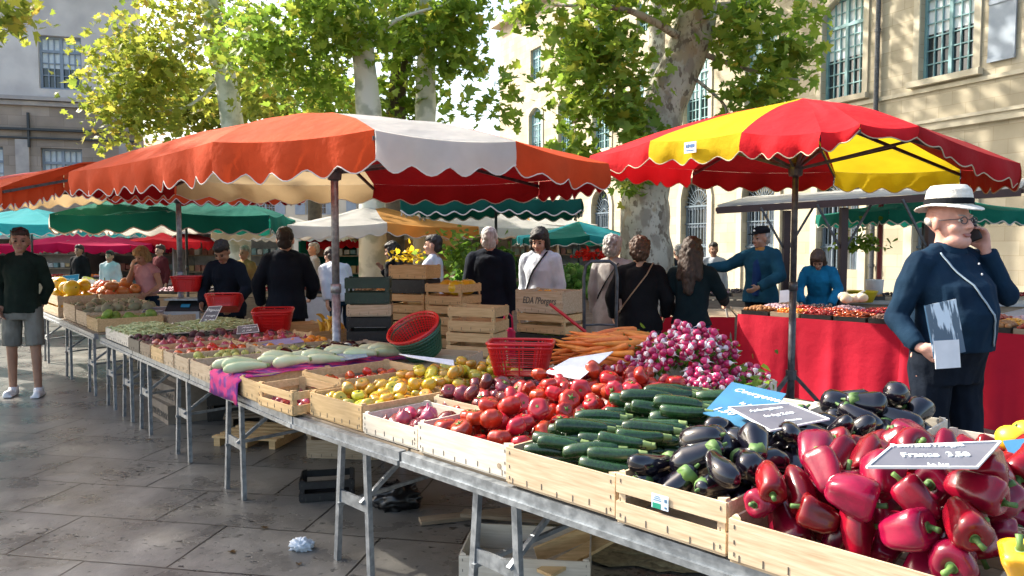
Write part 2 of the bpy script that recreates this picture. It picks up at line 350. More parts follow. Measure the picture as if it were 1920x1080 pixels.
t_ = MB(); t_.box((-2.4, -.07, 5.32), (13.2, .15, .07)); t_.box((-2.4, -.05, 5.05), (13.2, .1, .05))
for k in range(-8, 4, 3): t_.box((k, -.06, 5.3), (.06, .1, 1.1))
t_.build('pipe_run', IRON, lb)
t_ = MB(); t_.box((-2.4, -.1, 10.6), (13.6, 1.2, .35)); t_.build('cornice', MAUTRIM, lb)
t_ = MB(); t_.box((0, -.04, 2.5), (.38, .08, 5)); t_ = t_.build('pilaster', MAUTRIM, lb); t_.location.x = -5.8
for k in (-2.6, .8, 3.8): c = clone(t_, lb); c.location.x = k
# ---- far pale building closing the square
fb = thing('pale_townhouse', 'pale sunlit townhouse with blue shutters closing the far side of the square', 'building', (-7, 44, 0), 0)
FARW = M('pale_render', (.62, .56, .46), (.52, .47, .38), rough=.9, scale=.8)
fo = []; fx = [-19.5, -16.5, -13.5, -10.5, -7.5, -4.5, -1.5, 1.5, 4.5, 7.5]
for k in fx: fo += [(k-.6, k+.6, 3.4, 5.3), (k-.6, k+.6, .3, 2.4)]
wall(fb, -21, 12, 0, 6.6, fo, FARW)
wc = casement(fb, fx[0], 3.4, 5.3, 1.2, 0, mt=BLUEG, rows=2)
for k in fx[1:]: c = clone(wc, fb); c.location = (k, .2, 3.4)
wd_ = casement(fb, fx[0], .3, 2.4, 1.2, 0, mt=BLUEG, rows=2)
for k in fx[1:]: c = clone(wd_, fb); c.location = (k, .2, .3)
sh = MB(); sh.box((0, -.03, 4.35), (.58, .05, 1.9)); sh = sh.build('shutter', BLUEG, fb); sh.location.x = fx[0]-.92
for k in fx:
    for s in (-1, 1):
        if (k, s) != (fx[0], -1): c = clone(sh, fb); c.location.x = k+s*.92
t_ = MB(); t_.prism([(-21.3, -.4, 6.6), (-21.3, 5, 8.4), (-21.3, 5, 6.6)], (33.6, 0, 0)); t_.build('roof', M('terracotta_tiles', (.42, .22, .12), (.3, .15, .08), scale=5), fb)

# ================================================================ trees
def bark_mat():
    mt = M('plane_bark', (.55, .52, .42), (.40, .39, .30), rough=.85, scale=3, bump=.4, bscale=12, bdist=.02)
    n = mt.node_tree; N = n.nodes; L = n.links; b = N['Principled BSDF']; src = b.inputs['Base Color'].links[0].from_socket
    tc = N.new('ShaderNodeTexCoord'); mp = N.new('ShaderNodeMapping'); mp.inputs['Scale'].default_value = (1, 1, .6); L.new(tc.outputs['Object'], mp.inputs[0])
    for sc, lo, hi, c in ((6, .50, .58, (.30, .27, .21)), (11, .57, .62, (.17, .145, .11)), (4.5, .58, .64, (.36, .30, .20)), (19, .60, .66, (.24, .21, .16))):
        q = N.new('ShaderNodeTexNoise'); q.inputs['Scale'].default_value = sc; q.inputs['Detail'].default_value = 4; L.new(mp.outputs[0], q.inputs[0])
        cr = N.new('ShaderNodeValToRGB'); cr.color_ramp.elements[0].position = lo; cr.color_ramp.elements[1].position = hi; L.new(q.outputs[0], cr.inputs[0])
        mx = N.new('ShaderNodeMix'); mx.data_type = 'RGBA'; L.new(cr.outputs[0], mx.inputs[0]); L.new(src, mx.inputs[6]); mx.inputs[7].default_value = (*c, 1); src = mx.outputs[2]
    L.new(src, b.inputs['Base Color']); return mt
BARK = bark_mat()
PBARK = M('pale_plane_bark', (.66, .66, .56), (.40, .42, .33), rough=.85, scale=3.5, bump=.3, lo=.4, hi=.52)
DBARK = M('dark_bark', (.16, .13, .09), (.08, .06, .045), rough=.9, scale=5, bump=.5)
def leaf_mat(name, a, b_, c_):
    mt = bpy.data.materials.new(name); mt.use_nodes = True; n = mt.node_tree; N = n.nodes; L = n.links; b = N['Principled BSDF']; b.inputs['Roughness'].default_value = .45; b.inputs['Specular IOR Level'].default_value = .35
    at_ = N.new('ShaderNodeAttribute'); at_.attribute_name = 'v'
    rp = N.new('ShaderNodeValToRGB'); e = rp.color_ramp.elements; e[0].position = 0; e[0].color = (*a, 1); e[1].position = .7; e[1].color = (*b_, 1); q = e.new(1.0); q.color = (*c_, 1)
    L.new(at_.outputs['Fac'], rp.inputs[0]); L.new(rp.outputs[0], b.inputs['Base Color'])
    tr = N.new('ShaderNodeBsdfTranslucent'); L.new(rp.outputs[0], tr.inputs[0]); mx = N.new('ShaderNodeMixShader'); mx.inputs[0].default_value = .62
    L.new(b.outputs[0], mx.inputs[1]); L.new(tr.outputs[0], mx.inputs[2]); L.new(mx.outputs[0], N['Material Output'].inputs[0]); return mt
LEAF = leaf_mat('plane_leaf', (.12, .23, .03), (.30, .42, .055), (.52, .45, .07))
LEAFY = leaf_mat('autumn_plane_leaf', (.16, .24, .035), (.40, .42, .06), (.58, .38, .08))
# a plane leaf: five lobes; folded a little along the midrib
LP = [(0, 0), (.30, -.08), (.52, .20), (.30, .28), (.46, .62), (.18, .55), (0, 1.0), (-.18, .55), (-.46, .62), (-.30, .28), (-.52, .20), (-.30, -.08)]
def leaves(name, P, Nn, size, mt, parent=None, simple=False, vals=None):
    n = len(P); lp = np.array([(0, 0), (.42, .12), (.36, .58), (0, 1), (-.36, .58), (-.42, .12)] if simple else LP); k = len(lp)
    P = np.asarray(P); Nn = Nn/np.linalg.norm(Nn, axis=1, keepdims=True)
    a = rng.normal(size=(n, 3)); a[:, 2] -= .5; u = a-(a*Nn).sum(1)[:, None]*Nn; u /= np.linalg.norm(u, axis=1, keepdims=True); v = np.cross(Nn, u)
    s = size*rng.uniform(.55, 1.25, n)[:, None, None]
    fold = rng.uniform(.1, .5, n)[:, None, None]
    V = P[:, None, :]+s*(lp[None, :, 0:1]*v[:, None, :]+lp[None, :, 1:2]*u[:, None, :]+np.abs(lp[None, :, 0:1])*fold*Nn[:, None, :])
    # two half polygons so the fold holds
    if simple: h = [[0, 1, 2, 3], [0, 3, 4, 5]]
    else: h = [[0, 1, 2, 3, 4, 5, 6], [0, 6, 7, 8, 9, 10, 11]]
    h = np.array(h); m = h.shape[1]; F_ = (np.arange(n)[:, None, None]*k+h[None]).reshape(-1)
    me = bpy.data.meshes.new(name); me.vertices.add(n*k); me.vertices.foreach_set('co', V.reshape(-1).astype('f'))
    me.loops.add(len(F_)); me.loops.foreach_set('vertex_index', F_.astype('i')); me.polygons.add(n*2)
    me.polygons.foreach_set('loop_start', (np.arange(n*2)*m).astype('i')); me.update(calc_edges=True)
    at_ = me.attributes.new('v', 'FLOAT', 'FACE'); vv = np.repeat(rng.beta(2, 2.2, n) if vals is None else vals, 2); at_.data.foreach_set('value', vv.astype('f'))
    me.materials.append(mt); me.validate(); o = bpy.data.objects.new(name, me); COL.objects.link(o); o.parent = parent; return o
def clump_pts(blobs, per, cl=.28):
    P = []; Nn = []
    for (c, r, dens) in blobs:
        nc = max(1, int(dens))
        for _ in range(nc):
            q = rng.normal(size=3); q /= np.linalg.norm(q); cc = np.array(c)+q*np.array(r)*rng.uniform(.15, 1)**.6
            m = rng.poisson(per)+1
            p = cc+rng.normal(size=(m, 3))*cl*np.array([1, 1, .55]); P.append(p)
            nn = rng.normal(size=(m, 3))*.75+np.array([0, 0, .9]); Nn.append(nn)
    return np.concatenate(P), np.concatenate(Nn)
def limb(b, pts, r0, r1, n=12, wob=.03):
    pts = [Vector(p) for p in pts]; out = []; rs = []
    N_ = 6*(len(pts)-1)
    for i in range(N_+1):
        t = i/N_*(len(pts)-1); j = min(int(t), len(pts)-2); f = t-j
        p0 = pts[max(j-1, 0)]; p1 = pts[j]; p2 = pts[j+1]; p3 = pts[min(j+2, len(pts)-1)]
        p = .5*((2*p1)+(p2-p0)*f+(2*p0-5*p1+4*p2-p3)*f*f+(3*p1-p0-3*p2+p3)*f**3)
        rr = r0+(r1-r0)*i/N_; p += Vector((random.uniform(-1, 1), random.uniform(-1, 1), 0))*wob*rr
        out.append(p); rs.append(rr*(1+random.uniform(-.05, .05)))
    b.tube(out, rs, n)
def tree(label, mt, lm, trunk, limbs, blobs, per, size, simple=False, cl=.28, name='plane_tree', extra=None):
    base = Vector(trunk[0][0]); base.z = 0
    r = thing(name, label, 'tree', base, 0, 'plane trees over the market')
    b = MB(); pts = [Vector(p)-base for p, _ in trunk]; rs = [q for _, q in trunk]
    for i in range(len(pts)-1): pass
    limb(b, pts, rs[0], rs[-1], 18); b.build('trunk', mt, r, True)
    b = MB()
    for L_ in limbs: limb(b, [Vector(p)-base for p in L_[0]], L_[1], L_[2], 8)
    if limbs: b.build('branches', mt, r, True)
    P, Nn = clump_pts(blobs, per, cl); P = P-np.array(base)
    o = leaves('crown', P, Nn, size, lm, r, simple); o['label'] = 'crown of green leaves turning yellow'
    return r
def bl(px, py, d, rx, ry, rz, n): p = at(px, py, d); return (tuple(p), (rx, ry, rz), n)
# the big mottled plane in front of the limestone building
d = 11
tree('large plane tree with mottled grey bark behind the women shoppers, above both umbrellas', BARK, LEAF,
     [(at(1228, 660, d), .40), (at(1212, 470, d), .37), (at(1212, 350, d), .35), (at(1245, 200, d), .33), (at(1300, 60, d), .30), (at(1320, -100, d), .26)],
     [([at(1240, 215, d), at(1150, 180, d-.4), at(1075, 230, d-.8)], .05, .012), ([at(1290, 90, d), at(1400, 130, d-.3), at(1500, 150, d-.5)], .05, .012), ([at(1290, 80, d), at(1180, 20, d-.7), at(1040, 10, d-1)], .07, .015),
      ([at(1310, 20, d), at(1420, 0, d), at(1560, -80, d)], .10, .03), ([at(1260, 190, d), at(1215, 300, d-.4), at(1160, 330, d-.6)], .03, .01), ([at(1280, 130, d), at(1360, 200, d-.6), at(1340, 250, d-.7)], .03, .01),
      ([at(1320, -90, d), at(1200, -400, d+1), at(1100, -700, d+1)], .16, .05), ([at(1320, -90, d), at(1450, -420, d+1), at(1600, -800, d+1)], .16, .05)],
     [bl(1110, 60, d-.6, .72, .8, .6, 52), bl(1165, 150, d-.5, .55, .7, .6, 42), bl(1200, 255, d-.7, .22, .4, .45, 14), bl(1085, 190, d-.7, .28, .6, .6, 20), bl(1180, 330, d-.7, .25, .3, .3, 10), bl(1075, 265, d-.8, .15, .2, .2, 5),
      bl(1230, -10, d-.5, .7, .8, .35, 34), bl(1400, 60, d-.5, .42, .7, .7, 34), bl(1425, 190, d-.5, .30, .6, .42, 20), bl(1480, 110, d-.5, .35, .5, .35, 18), bl(1365, 210, d-.6, .22, .5, .45, 11), bl(1350, 270, d-.7, .2, .3, .15, 6),
      bl(990, 20, d-1, .25, .5, .25, 10), bl(1500, 40, d-.4, .25, .3, .2, 6), bl(1240, -150, d, 2.2, 2, 1.0, 60), bl(1300, -500, d+1, 3.5, 3, 1.4, 60)], 10, .165, cl=.15)
# left trees
def lt(label, px, d, lean, r0, mt, blobs, lm, size=.2, name='plane_tree', top=-200, per=11, simple=False, limbs=()):
    b = ground_at(px, d); 
    tr_ = [(b, r0*1.15), (at(px, 300, d), r0), (at(px+lean*.4, 120, d), r0*.9), (at(px+lean, -60, d), r0*.8), (at(px+lean*1.6, top-300, d), r0*.5)]
    return tree(label, mt, lm, tr_, [([at(*q, d) if len(q) == 2 else at(*q) for q in L_[0]], L_[1], L_[2]) for L_ in limbs], blobs, per, size, simple=simple, cl=.24, name=name)
def ground_at(px, d): p = at(px, 460, d); return Vector((p.x, d, 0))
lt('slim plane tree with pale trunk leaning left, leftmost of the four behind the red umbrellas', 442, 17, -60, .27, PBARK,
   [bl(240, 130, 17, 1.2, 1.2, 1.3, 80), bl(330, 60, 16.5, 1.4, 1.3, 1.0, 66), bl(300, 190, 17, 1.2, 1, .9, 56), bl(230, 225, 17, .7, .8, .6, 28), bl(520, 150, 16, 1.0, 1.2, 1.2, 56), bl(430, -40, 17, 2.6, 2, .9, 60), bl(350, -330, 17, 4, 3, 2, 50)], LEAFY, .17,
   limbs=[([(400, 60), (320, 90), (230, 110)], .08, .015), ([(410, 150), (350, 200), (270, 210)], .05, .01), ([(395, 40), (470, 60), (560, 160)], .07, .015)])
lt('stout plane tree with pale grey trunk, second from the left behind the big red umbrella', 697, 13, -35, .23, PBARK,
   [bl(560, 50, 12.5, 1.0, 1, .8, 75), bl(640, 30, 12.5, .9, 1, .6, 60), bl(480, 90, 13, .7, .8, .7, 40), bl(600, 170, 13.5, .6, .8, .5, 36), bl(620, -150, 13, 2.4, 2, 1, 50), bl(600, -450, 13, 3, 2.5, 1.6, 40)], LEAF, .16,
   limbs=[([(668, 60), (590, 60), (500, 110)], .06, .015), ([(675, 100), (740, 40), (830, 10)], .06, .015)])
lt('thin plane tree with dark trunk between the two pale trunks', 738, 14.5, 30, .20, DBARK,
   [bl(740, 60, 14, .6, .9, .7, 40), bl(790, 200, 14.5, .4, .5, .4, 14), bl(735, 190, 14.5, .35, .5, .6, 18), bl(740, -120, 14, 2, 2, .8, 30)], LEAF, .19)
lt('slender plane tree with whitish sunlit trunk, right of the dark trunk', 797, 14, 5, .21, PBARK,
   [bl(840, 50, 13.5, .55, .8, .5, 32), bl(850, 120, 13.5, .35, .5, .3, 14), bl(870, 20, 13.2, .3, .5, .25, 12), bl(940, 150, 12, .12, .2, .12, 3), bl(890, 200, 12, .14, .2, .08, 3), bl(950, 205, 12, .1, .1, .08, 2), bl(820, -180, 14, 2.2, 2, 1, 30)], LEAF, .19,
   limbs=[([(800, 60), (850, 60), (900, 30)], .04, .01)])
lt('plane tree with only a few sprays of leaves showing in the left corner', -120, 10, 20, .2, BARK,
   [bl(0, 25, 9.5, .25, .4, .25, 12), bl(-60, 0, 10, .6, .6, .5, 16)], LEAFY, .17)
lt('green plane tree far behind the grey townhouse corner', 590, 22, 10, .2, DBARK,
   [bl(560, 200, 22, 2.2, 1.5, 1.6, 80), bl(430, 190, 22, 1.8, 1.5, 1.6, 60), bl(330, 180, 21, 1.2, 1.5, 1.0, 40)], LEAFY, .27, simple=True)

# unseen trees added for their crowns to shade the front wall and the paving
sx_, sy_ = 4.1, 21.5
tree('unseen plane tree added behind the large mottled trunk to shade the limestone building', BARK, LEAF,
     [((sx_, sy_, 0), .35), ((sx_-.1, sy_, 4), .33), ((sx_, sy_, 8), .28), ((sx_, sy_, 11), .2)], [([(sx_, sy_, 8), (sx_+1.5, sy_-2, 11)], .12, .05), ([(sx_, sy_, 8), (sx_-1, sy_+4, 11.5)], .12, .05)],
     [((3.5, 21, 11.6), (4.5, 7, 1.3), 190), ((4.5, 14, 10), (2.5, 3.5, 1.2), 80), ((2.5, 27, 13), (3, 4, 1.2), 70)], 10, .3, simple=True, cl=.5)
tree('unseen plane tree added left of the man in shorts to shade the paving', BARK, LEAF,
     [((-10.5, 10, 0), .35), ((-10.5, 10, 4), .33), ((-10.6, 10, 7), .2)], [([(-10.5, 10, 4.5), (-9, 9, 7)], .12, .05)],
     [((-11.8, 9.6, 8.0), (3.2, 2.6, 1.2), 270), ((-8.2, 4.5, 8.6), (1.2, 1.2, .8), 22)], 10, .25, simple=True, cl=.4)
# ================================================================ market umbrellas
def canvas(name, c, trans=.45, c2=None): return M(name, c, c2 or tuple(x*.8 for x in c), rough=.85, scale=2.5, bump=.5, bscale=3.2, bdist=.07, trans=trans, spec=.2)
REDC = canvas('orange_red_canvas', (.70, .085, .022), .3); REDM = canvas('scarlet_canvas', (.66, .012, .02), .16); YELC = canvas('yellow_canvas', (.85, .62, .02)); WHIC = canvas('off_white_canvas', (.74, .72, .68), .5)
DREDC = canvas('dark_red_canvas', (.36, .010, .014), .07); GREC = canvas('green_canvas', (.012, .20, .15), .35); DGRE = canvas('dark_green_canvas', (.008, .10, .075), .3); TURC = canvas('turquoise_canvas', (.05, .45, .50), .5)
MAGC = canvas('magenta_canvas', (.60, .012, .10), .5); CREC = canvas('cream_canvas', (.62, .46, .27), .35); ORAC = canvas('apricot_canvas', (.85, .42, .12), .6)
PIPING = M('white_piping', (.72, .66, .6), rough=.8); PIPD = M('cream_piping', (.5, .42, .3), rough=.8)
def parasol(label, pole, hub_z, apex, rim, mats, scal, drop, pole_r=.024, group='market umbrellas', pole_mat=None, base=True, ribs=True, sag=.05, trim=None, pole_top=None, bow=.0, name='market_umbrella', pole_bottom=0., trim_r=.0045):
    """rim: points (x,y,z) of the canopy's lower edge in order; mats: one material per side; scal: scallops per side; drop: valance depth per rim point"""
    pole = Vector(pole); root = thing(name, label, 'umbrella', (pole.x, pole.y, 0), 0, group); O = Vector((pole.x, pole.y, 0))
    pm = pole_mat or STEEL; ap = Vector(apex)-O; rim = [Vector(p)-O for p in rim]; n = len(rim)
    ml = []; [ml.append(m) for m in mats if m not in ml]; mi = [ml.index(m) for m in mats]
    b = MB(); v = MB(); t = MB(); K = 9
    for i in range(n):
        A, B = rim[i], rim[(i+1) % n]; rows = []
        for a in range(K+1):
            u = a/K; row = []
            for c in range(K+1):
                w = c/K; e = A.lerp(B, w); p = ap.lerp(e, u)
                s = -sag*4*w*(1-w)*u - (sag*1.2*(.6+.4*math.cos(2*math.pi*w))-bow)*math.sin(math.pi*u**1.35) + (noise.noise(p*2.2)*.02*math.sin(math.pi*u))
                p = p+Vector((0, 0, s)); row.append(p)
            rows.append(row)
        vs = [p for r_ in rows for p in r_]
        b.add(vs, [(a*(K+1)+c, a*(K+1)+c+1, (a+1)*(K+1)+c+1, (a+1)*(K+1)+c) for a in range(K) for c in range(K)], mi[i])
        # valance
        m_ = max(1, scal[i]); S = m_*8; top = []; mid = []; bot = []; mid2 = []
        side = (B-A); out = Vector((side.y, -side.x, 0)).normalized()
        if out.dot((A+B)/2-Vector((ap.x, ap.y, 0))) < 0: out = -out
        dA, dB = drop[i], drop[(i+1) % n]
        for q in range(S+1):
            w = q/S; e = A.lerp(B, w)+Vector((0, 0, -sag*4*w*(1-w))); dd = dA+(dB-dA)*w; ph = w*m_*2*math.pi
            sc = .5-.5*math.cos(ph+.5*noise.noise(e*2.7)); L_ = 0; L_ = dd*(.74+.26*sc**.8+.05*noise.noise(e*4+Vector((7, 0, 0))))
            wv = out*(.018*math.sin(ph*.5+i)+noise.noise(e*3)*.03)
            top.append(e+out*.004); mid.append(e+wv*.5+Vector((0, 0, -L_*.4))+out*.012); mid2.append(e+wv+Vector((0, 0, -L_*.75))+out*.01); bot.append(e+wv*1.3+Vector((0, 0, -L_)))
        vs = top+mid+mid2+bot; k = S+1
        v.add(vs, [(r_*k+c, r_*k+c+1, (r_+1)*k+c+1, (r_+1)*k+c) for r_ in range(3) for c in range(S)], mi[i])
        if trim: t.tube(bot, trim_r, 5)
    # shared smooth canopy
    b.build('canopy', ml, root, True); vo = v.build('valance', ml, root, True)
    if trim: t.build('piping', trim, vo)
    p_ = MB(); zt = (pole_top or hub_z+.25)
    p_.tube([(0, 0, pole_bottom), (0, 0, 1.25)], pole_r*1.15, 12); p_.tube([(0, 0, 1.25), (0, 0, zt)], pole_r, 12); p_.tube([(0, 0, 1.22), (0, 0, 1.29)], pole_r*1.4, 12)
    p_.build('pole', pm, root, True)
    if ribs:
        h = MB(); h.lathe([(.03, -.06), (.055, -.05), (.06, 0), (.055, .05), (.03, .06)], (0, 0, hub_z), 12); h.build('hub', DSTEEL, root)
        for e in rim:
            rb_ = MB(); top_ = ap+Vector((0, 0, -.10)); k1 = ap.lerp(e, .55)+Vector((0, 0, -.06))
            rb_.bar(top_, e+Vector((0, 0, -.05)), .02, .026); o = rb_.build('rib', DSTEEL, root)
            st = MB(); st.bar((0, 0, hub_z), k1, .02, .022); st.build('strut', DSTEEL, root)
    if base:
        f = MB()
        for a in (.4, 1.97, 3.54, 5.1):
            f.bar((.03*math.cos(a), .03*math.sin(a), .42), (.42*math.cos(a), .42*math.sin(a), .02), .03); 
        f.tube([(0, 0, .37), (0, 0, .46)], .045, 10); f.build('stand', DSTEEL, root)
    return root
# big red and white umbrella over the crates
rim = [at(130, 322, 6.9), at(400, 266, 4.95), at(702, 243, 4.4), at(966, 264, 4.8), at(1140, 306, 6.0), at(1010, 340, 7.5), at(700, 345, 8.0), at(330, 338, 8.0)]
parasol('large red umbrella with one white panel over the near crates', at(628, 400, 6.0), at(615, 325, 6.0).z, at(578, 213, 6.0), rim,
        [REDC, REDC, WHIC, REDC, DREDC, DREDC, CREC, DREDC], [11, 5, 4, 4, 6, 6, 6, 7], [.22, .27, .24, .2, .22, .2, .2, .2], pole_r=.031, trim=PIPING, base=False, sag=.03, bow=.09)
# its neighbour to the left
rim = [at(-230, 395, 7.0), at(5, 350, 7.2), at(120, 328, 7.9), at(330, 345, 8.4), at(580, 350, 9.3), at(520, 356, 10.4), at(200, 356, 10.6), at(-190, 372, 9.8)]
parasol('orange red umbrella at the left edge overlapped by the large red and white one', at(335, 400, 8.8) , at(335, 372, 8.8).z, at(250, 300, 8.8), rim,
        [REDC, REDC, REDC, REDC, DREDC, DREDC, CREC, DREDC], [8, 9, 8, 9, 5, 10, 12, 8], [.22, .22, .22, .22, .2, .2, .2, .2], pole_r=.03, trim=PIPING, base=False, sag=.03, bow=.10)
# red and yellow umbrella on the right
rim = [at(1107, 292, 6.9), at(1220, 264, 6.2), at(1391, 248, 5.5), at(1540, 247, 5.0), at(1612, 232, 4.9), at(1722, 236, 5.0), at(1912, 306, 5.5), at(1800, 318, 7.4), at(1565, 322, 8.0), at(1300, 318, 8.0)]
YR = parasol('red and yellow umbrella with a rolled up front flap beside the man in the hat', at(1490, 400, 6.3), at(1490, 318, 6.3).z, at(1505, 184, 6.3), rim,
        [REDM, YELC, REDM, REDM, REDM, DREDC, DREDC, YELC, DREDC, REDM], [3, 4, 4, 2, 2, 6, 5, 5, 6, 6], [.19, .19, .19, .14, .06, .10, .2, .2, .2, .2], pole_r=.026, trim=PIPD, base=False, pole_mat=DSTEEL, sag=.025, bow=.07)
f = MB()
for (x, y) in ((-.40, -.1), (.42, -.22), (.1, .42)): f.bar((x*.05, y*.05, .5), (x, y, .02), .028)
f.tube([(0, 0, .46), (0, 0, .54)], .045, 10); f.build('stand', DSTEEL, YR)
# woven maker's label on the yellow valance
lbp = at(1299, 277, 5.82)-Vector((YR.location.x, YR.location.y, 0)); e = (at(1391, 248, 5.5)-at(1220, 264, 6.2)); az = math.atan2(e.y, e.x)
lb_ = MB(); lb_.box((0, 0, 0), (.115, .006, .085)); lo_ = lb_.build('sewn_label', WHITEP, YR, loc=lbp+Vector((e.y, -e.x, 0)).normalized()*.03); lo_.rotation_euler = (0, 0, az)
BLUEINK = M('blue_ink', (.05, .16, .4), rough=.6)
q = MB()
for i in range(5): q.box((-.035+i*.0175, -.0045, .012), (.012, .002, .022+.006*(i % 2)))
q.box((0, -.0045, -.022), (.07, .002, .008)); q.build('printed_mark', BLUEINK, lo_)
def square(c, w, dpt, z, rz=0):
    c = Vector(c); out = []
    for (x, y) in ((-w, -dpt), (0, -dpt), (w, -dpt), (w, 0), (w, dpt), (0, dpt), (-w, dpt), (-w, 0)):
        p = Matrix.Rotation(rz, 2) @ Vector((x, y)); out.append((c.x+p.x, c.y+p.y, z-(.05 if x and y else 0)))
    return out
def far_parasol(label, px, d, ztop, w, dp_, z, mats, sc=7, rz=0, pm=None, drop=.2, trim=PIPING, **k):
    p = at(px, 460, d); rm = square(p, w, dp_, z, rz)
    return parasol(label, (p.x, p.y, 0), z-.05, (p.x, p.y, ztop), rm, mats, [sc]*8, [drop]*8, pole_r=.02, pole_mat=pm or DSTEEL, base=False, trim=trim, sag=.04, trim_r=.009, **k)
far_parasol('teal green umbrella with a white end panel behind the woman in pink', 350, 11.5, 2.46, 1.45, 1.1, 2.08, [GREC, GREC, GREC, GREC, GREC, WHIC, WHIC, WHIC], 4, .12, drop=.26, bow=.08)
far_parasol('turquoise umbrella behind the man in the dark sweater', 60, 14, 2.30, 1.6, 1.2, 2.02, [TURC]*8, 5, -.1)
far_parasol('magenta umbrella far off between the turquoise and the green ones', 160, 18, 1.95, 1.6, 1.2, 1.66, [MAGC]*8, 5, .05, trim=None)
far_parasol('plain red umbrella behind the woman in the navy jacket', 330, 19, 2.0, 1.2, 1.0, 1.75, [REDM]*8, 5, -.1, trim=None)
far_parasol('white and apricot umbrella right behind the big umbrella pole', 700, 13, 2.30, 1.5, 1.3, 1.96, [WHIC, ORAC, ORAC, ORAC, WHIC, WHIC, ORAC, WHIC], 5, .35, pm=M('white_paint', (.7, .7, .66), rough=.5))
far_parasol('wide white umbrella behind the grey haired man in the dark jacket', 870, 16, 2.55, 2.0, 1.4, 2.0, [WHIC, WHIC, WHIC, WHIC, WHIC, WHIC, YELC, WHIC], 6, 0, pm=M('white_paint', (.7, .7, .66), rough=.5))
far_parasol('dark green umbrella seen under the big red canopy, above the grey haired man', 930, 10.5, 2.32, 1.15, 1.0, 2.24, [DGRE]*8, 5, -.05)
far_parasol('apricot umbrella edged in white right of the dark green one', 985, 18, 2.5, 1.5, 1.2, 2.12, [ORAC, WHIC, ORAC, WHIC, ORAC, ORAC, WHIC, ORAC], 6, .1)
far_parasol('small teal umbrella in front of the arches, left of the large trunk', 1085, 14, 2.05, 1.15, 1.0, 1.78, [GREC, TURC, GREC, GREC, GREC, GREC, GREC, TURC], 4, .1, drop=.14)
far_parasol('red umbrella tucked under the apricot canopy', 650, 19, 2.0, 1.0, .9, 1.75, [REDM]*8, 5, .2, trim=None)
far_parasol('cream umbrella left of the apricot one, behind the man in the hoodie', 545, 17, 2.25, 1.3, 1.2, 1.95, [CREC, WHIC, WHIC, CREC, CREC, WHIC, WHIC, CREC], 6, 0)
far_parasol('green umbrella behind the man in the hat', 1730, 11.5, 2.42, 1.2, 1.0, 2.15, [GREC]*8, 5, .1)
# folding awning stall with a white sheet roof, behind the red counter
aw = thing('awning_stall', 'flat white awning on dark posts behind the vendor in the cap', 'awning', (0, 0, 0), 0)
b = MB(); P_ = [at(1345, 388, 10.5), at(1915, 352, 8.6), at(1930, 338, 10.6), at(1400, 372, 12.8)]
b.prism(P_, (0, 0, .03)); b.build('roof_sheet', WHIC, aw)
b = MB(); b.bar(P_[0]+Vector((0, 0, -.05)), P_[1]+Vector((0, 0, -.05)), .07, .09); b.bar(P_[3]+Vector((0, 0, -.05)), P_[2]+Vector((0, 0, -.05)), .07, .09); b.bar(P_[0]+Vector((0, 0, -.04)), P_[3]+Vector((0, 0, -.04)), .05); b.bar(P_[1]+Vector((0, 0, -.04)), P_[2]+Vector((0, 0, -.04)), .05); b.build('frame', DWOOD := M('dark_brown_paint', (.045, .02, .02), rough=.5), aw)
for (px, t_) in ((1475, .24), (1582, .42), (1745, .7)):
    q = P_[0].lerp(P_[1], t_); x = at(px, 460, q.y).x; b = MB(); b.box((x, q.y+.02, q.z/2-.05), (.085, .085, q.z-.1)); b.build('post', DWOOD, aw)
    for s in (-1, 1): b = MB(); b.bar((x, q.y+.02, 1.5), (x+s*.35, q.y+.02, q.z-.06), .025); b.build('brace', DSTEEL, aw)
# ================================================================ crates, produce, tables
CR = {}
def crate(label, loc, rz, L, Wd, H, mt, slats=1, group='wooden produce crates', gap=.03, cat='crate', name='wooden_crate'):
    key = (round(L, 2), round(Wd, 2), round(H, 3), mt.name, slats)
    if key not in CR:
        sb = MB(); th = .008; h = (H-.012-gap*(slats-1))/slats
        for i in range(slats): sb.box((0, 0, .012+h/2+i*(h+gap)), (L-.004, th, h))
        n = max(3, int(L/.07))
        for i in range(n): sb.box((-L/2+L*(i+.5)/n, -th/2-.0006, .02+.006*(i % 3)), (.0028, .002, .022), m=1)
        for sx in (-1, 1):
            for z in (.03, H*.5, H-.02): sb.box((sx*(L/2-.02), -th/2-.0006, z), (.003, .002, .012), m=1)
        eb = MB()
        for i in range(slats): eb.box((0, 0, .012+h/2+i*(h+gap)), (th, Wd-.02, h-.002))
        cp = MB(); cp.prism([(0, 0, .002), (.026, 0, .002), (0, .026, .002)], (0, 0, H+.006))
        bs = MB(); nb = max(3, int(Wd/.11))
        for i in range(nb): bs.box((0, -Wd/2+Wd*(i+.5)/nb, .006), (L-.01, Wd/nb-.012, .008))
        CR[key] = [x.mesh(nm, [mt, STAPLE]) for nm, x in (('side_panel', sb), ('end_panel', eb), ('corner_post', cp), ('base', bs))]
    S, E_, C_, B_ = CR[key]; r = thing(name, label, cat, loc, rz, group)
    def part(me, nm, l, rot=0, sc=None):
        o = bpy.data.objects.new(nm, me); COL.objects.link(o); o.parent = r; o.location = l; o.rotation_euler = (0, 0, rot)
    part(S, 'side_panel', (0, -Wd/2+.004, 0)); part(S, 'side_panel', (0, Wd/2-.004, 0), math.pi)
    part(E_, 'end_panel', (-L/2+.004, 0, 0)); part(E_, 'end_panel', (L/2-.004, 0, 0))
    for sx, sy, a in ((-1, -1, 0), (1, -1, 90), (1, 1, 180), (-1, 1, 270)): part(C_, 'corner_post', (sx*(L/2-.0085), sy*(Wd/2-.0085), 0), R(a))
    part(B_, 'base', (0, 0, 0)); return r
TZ = .685
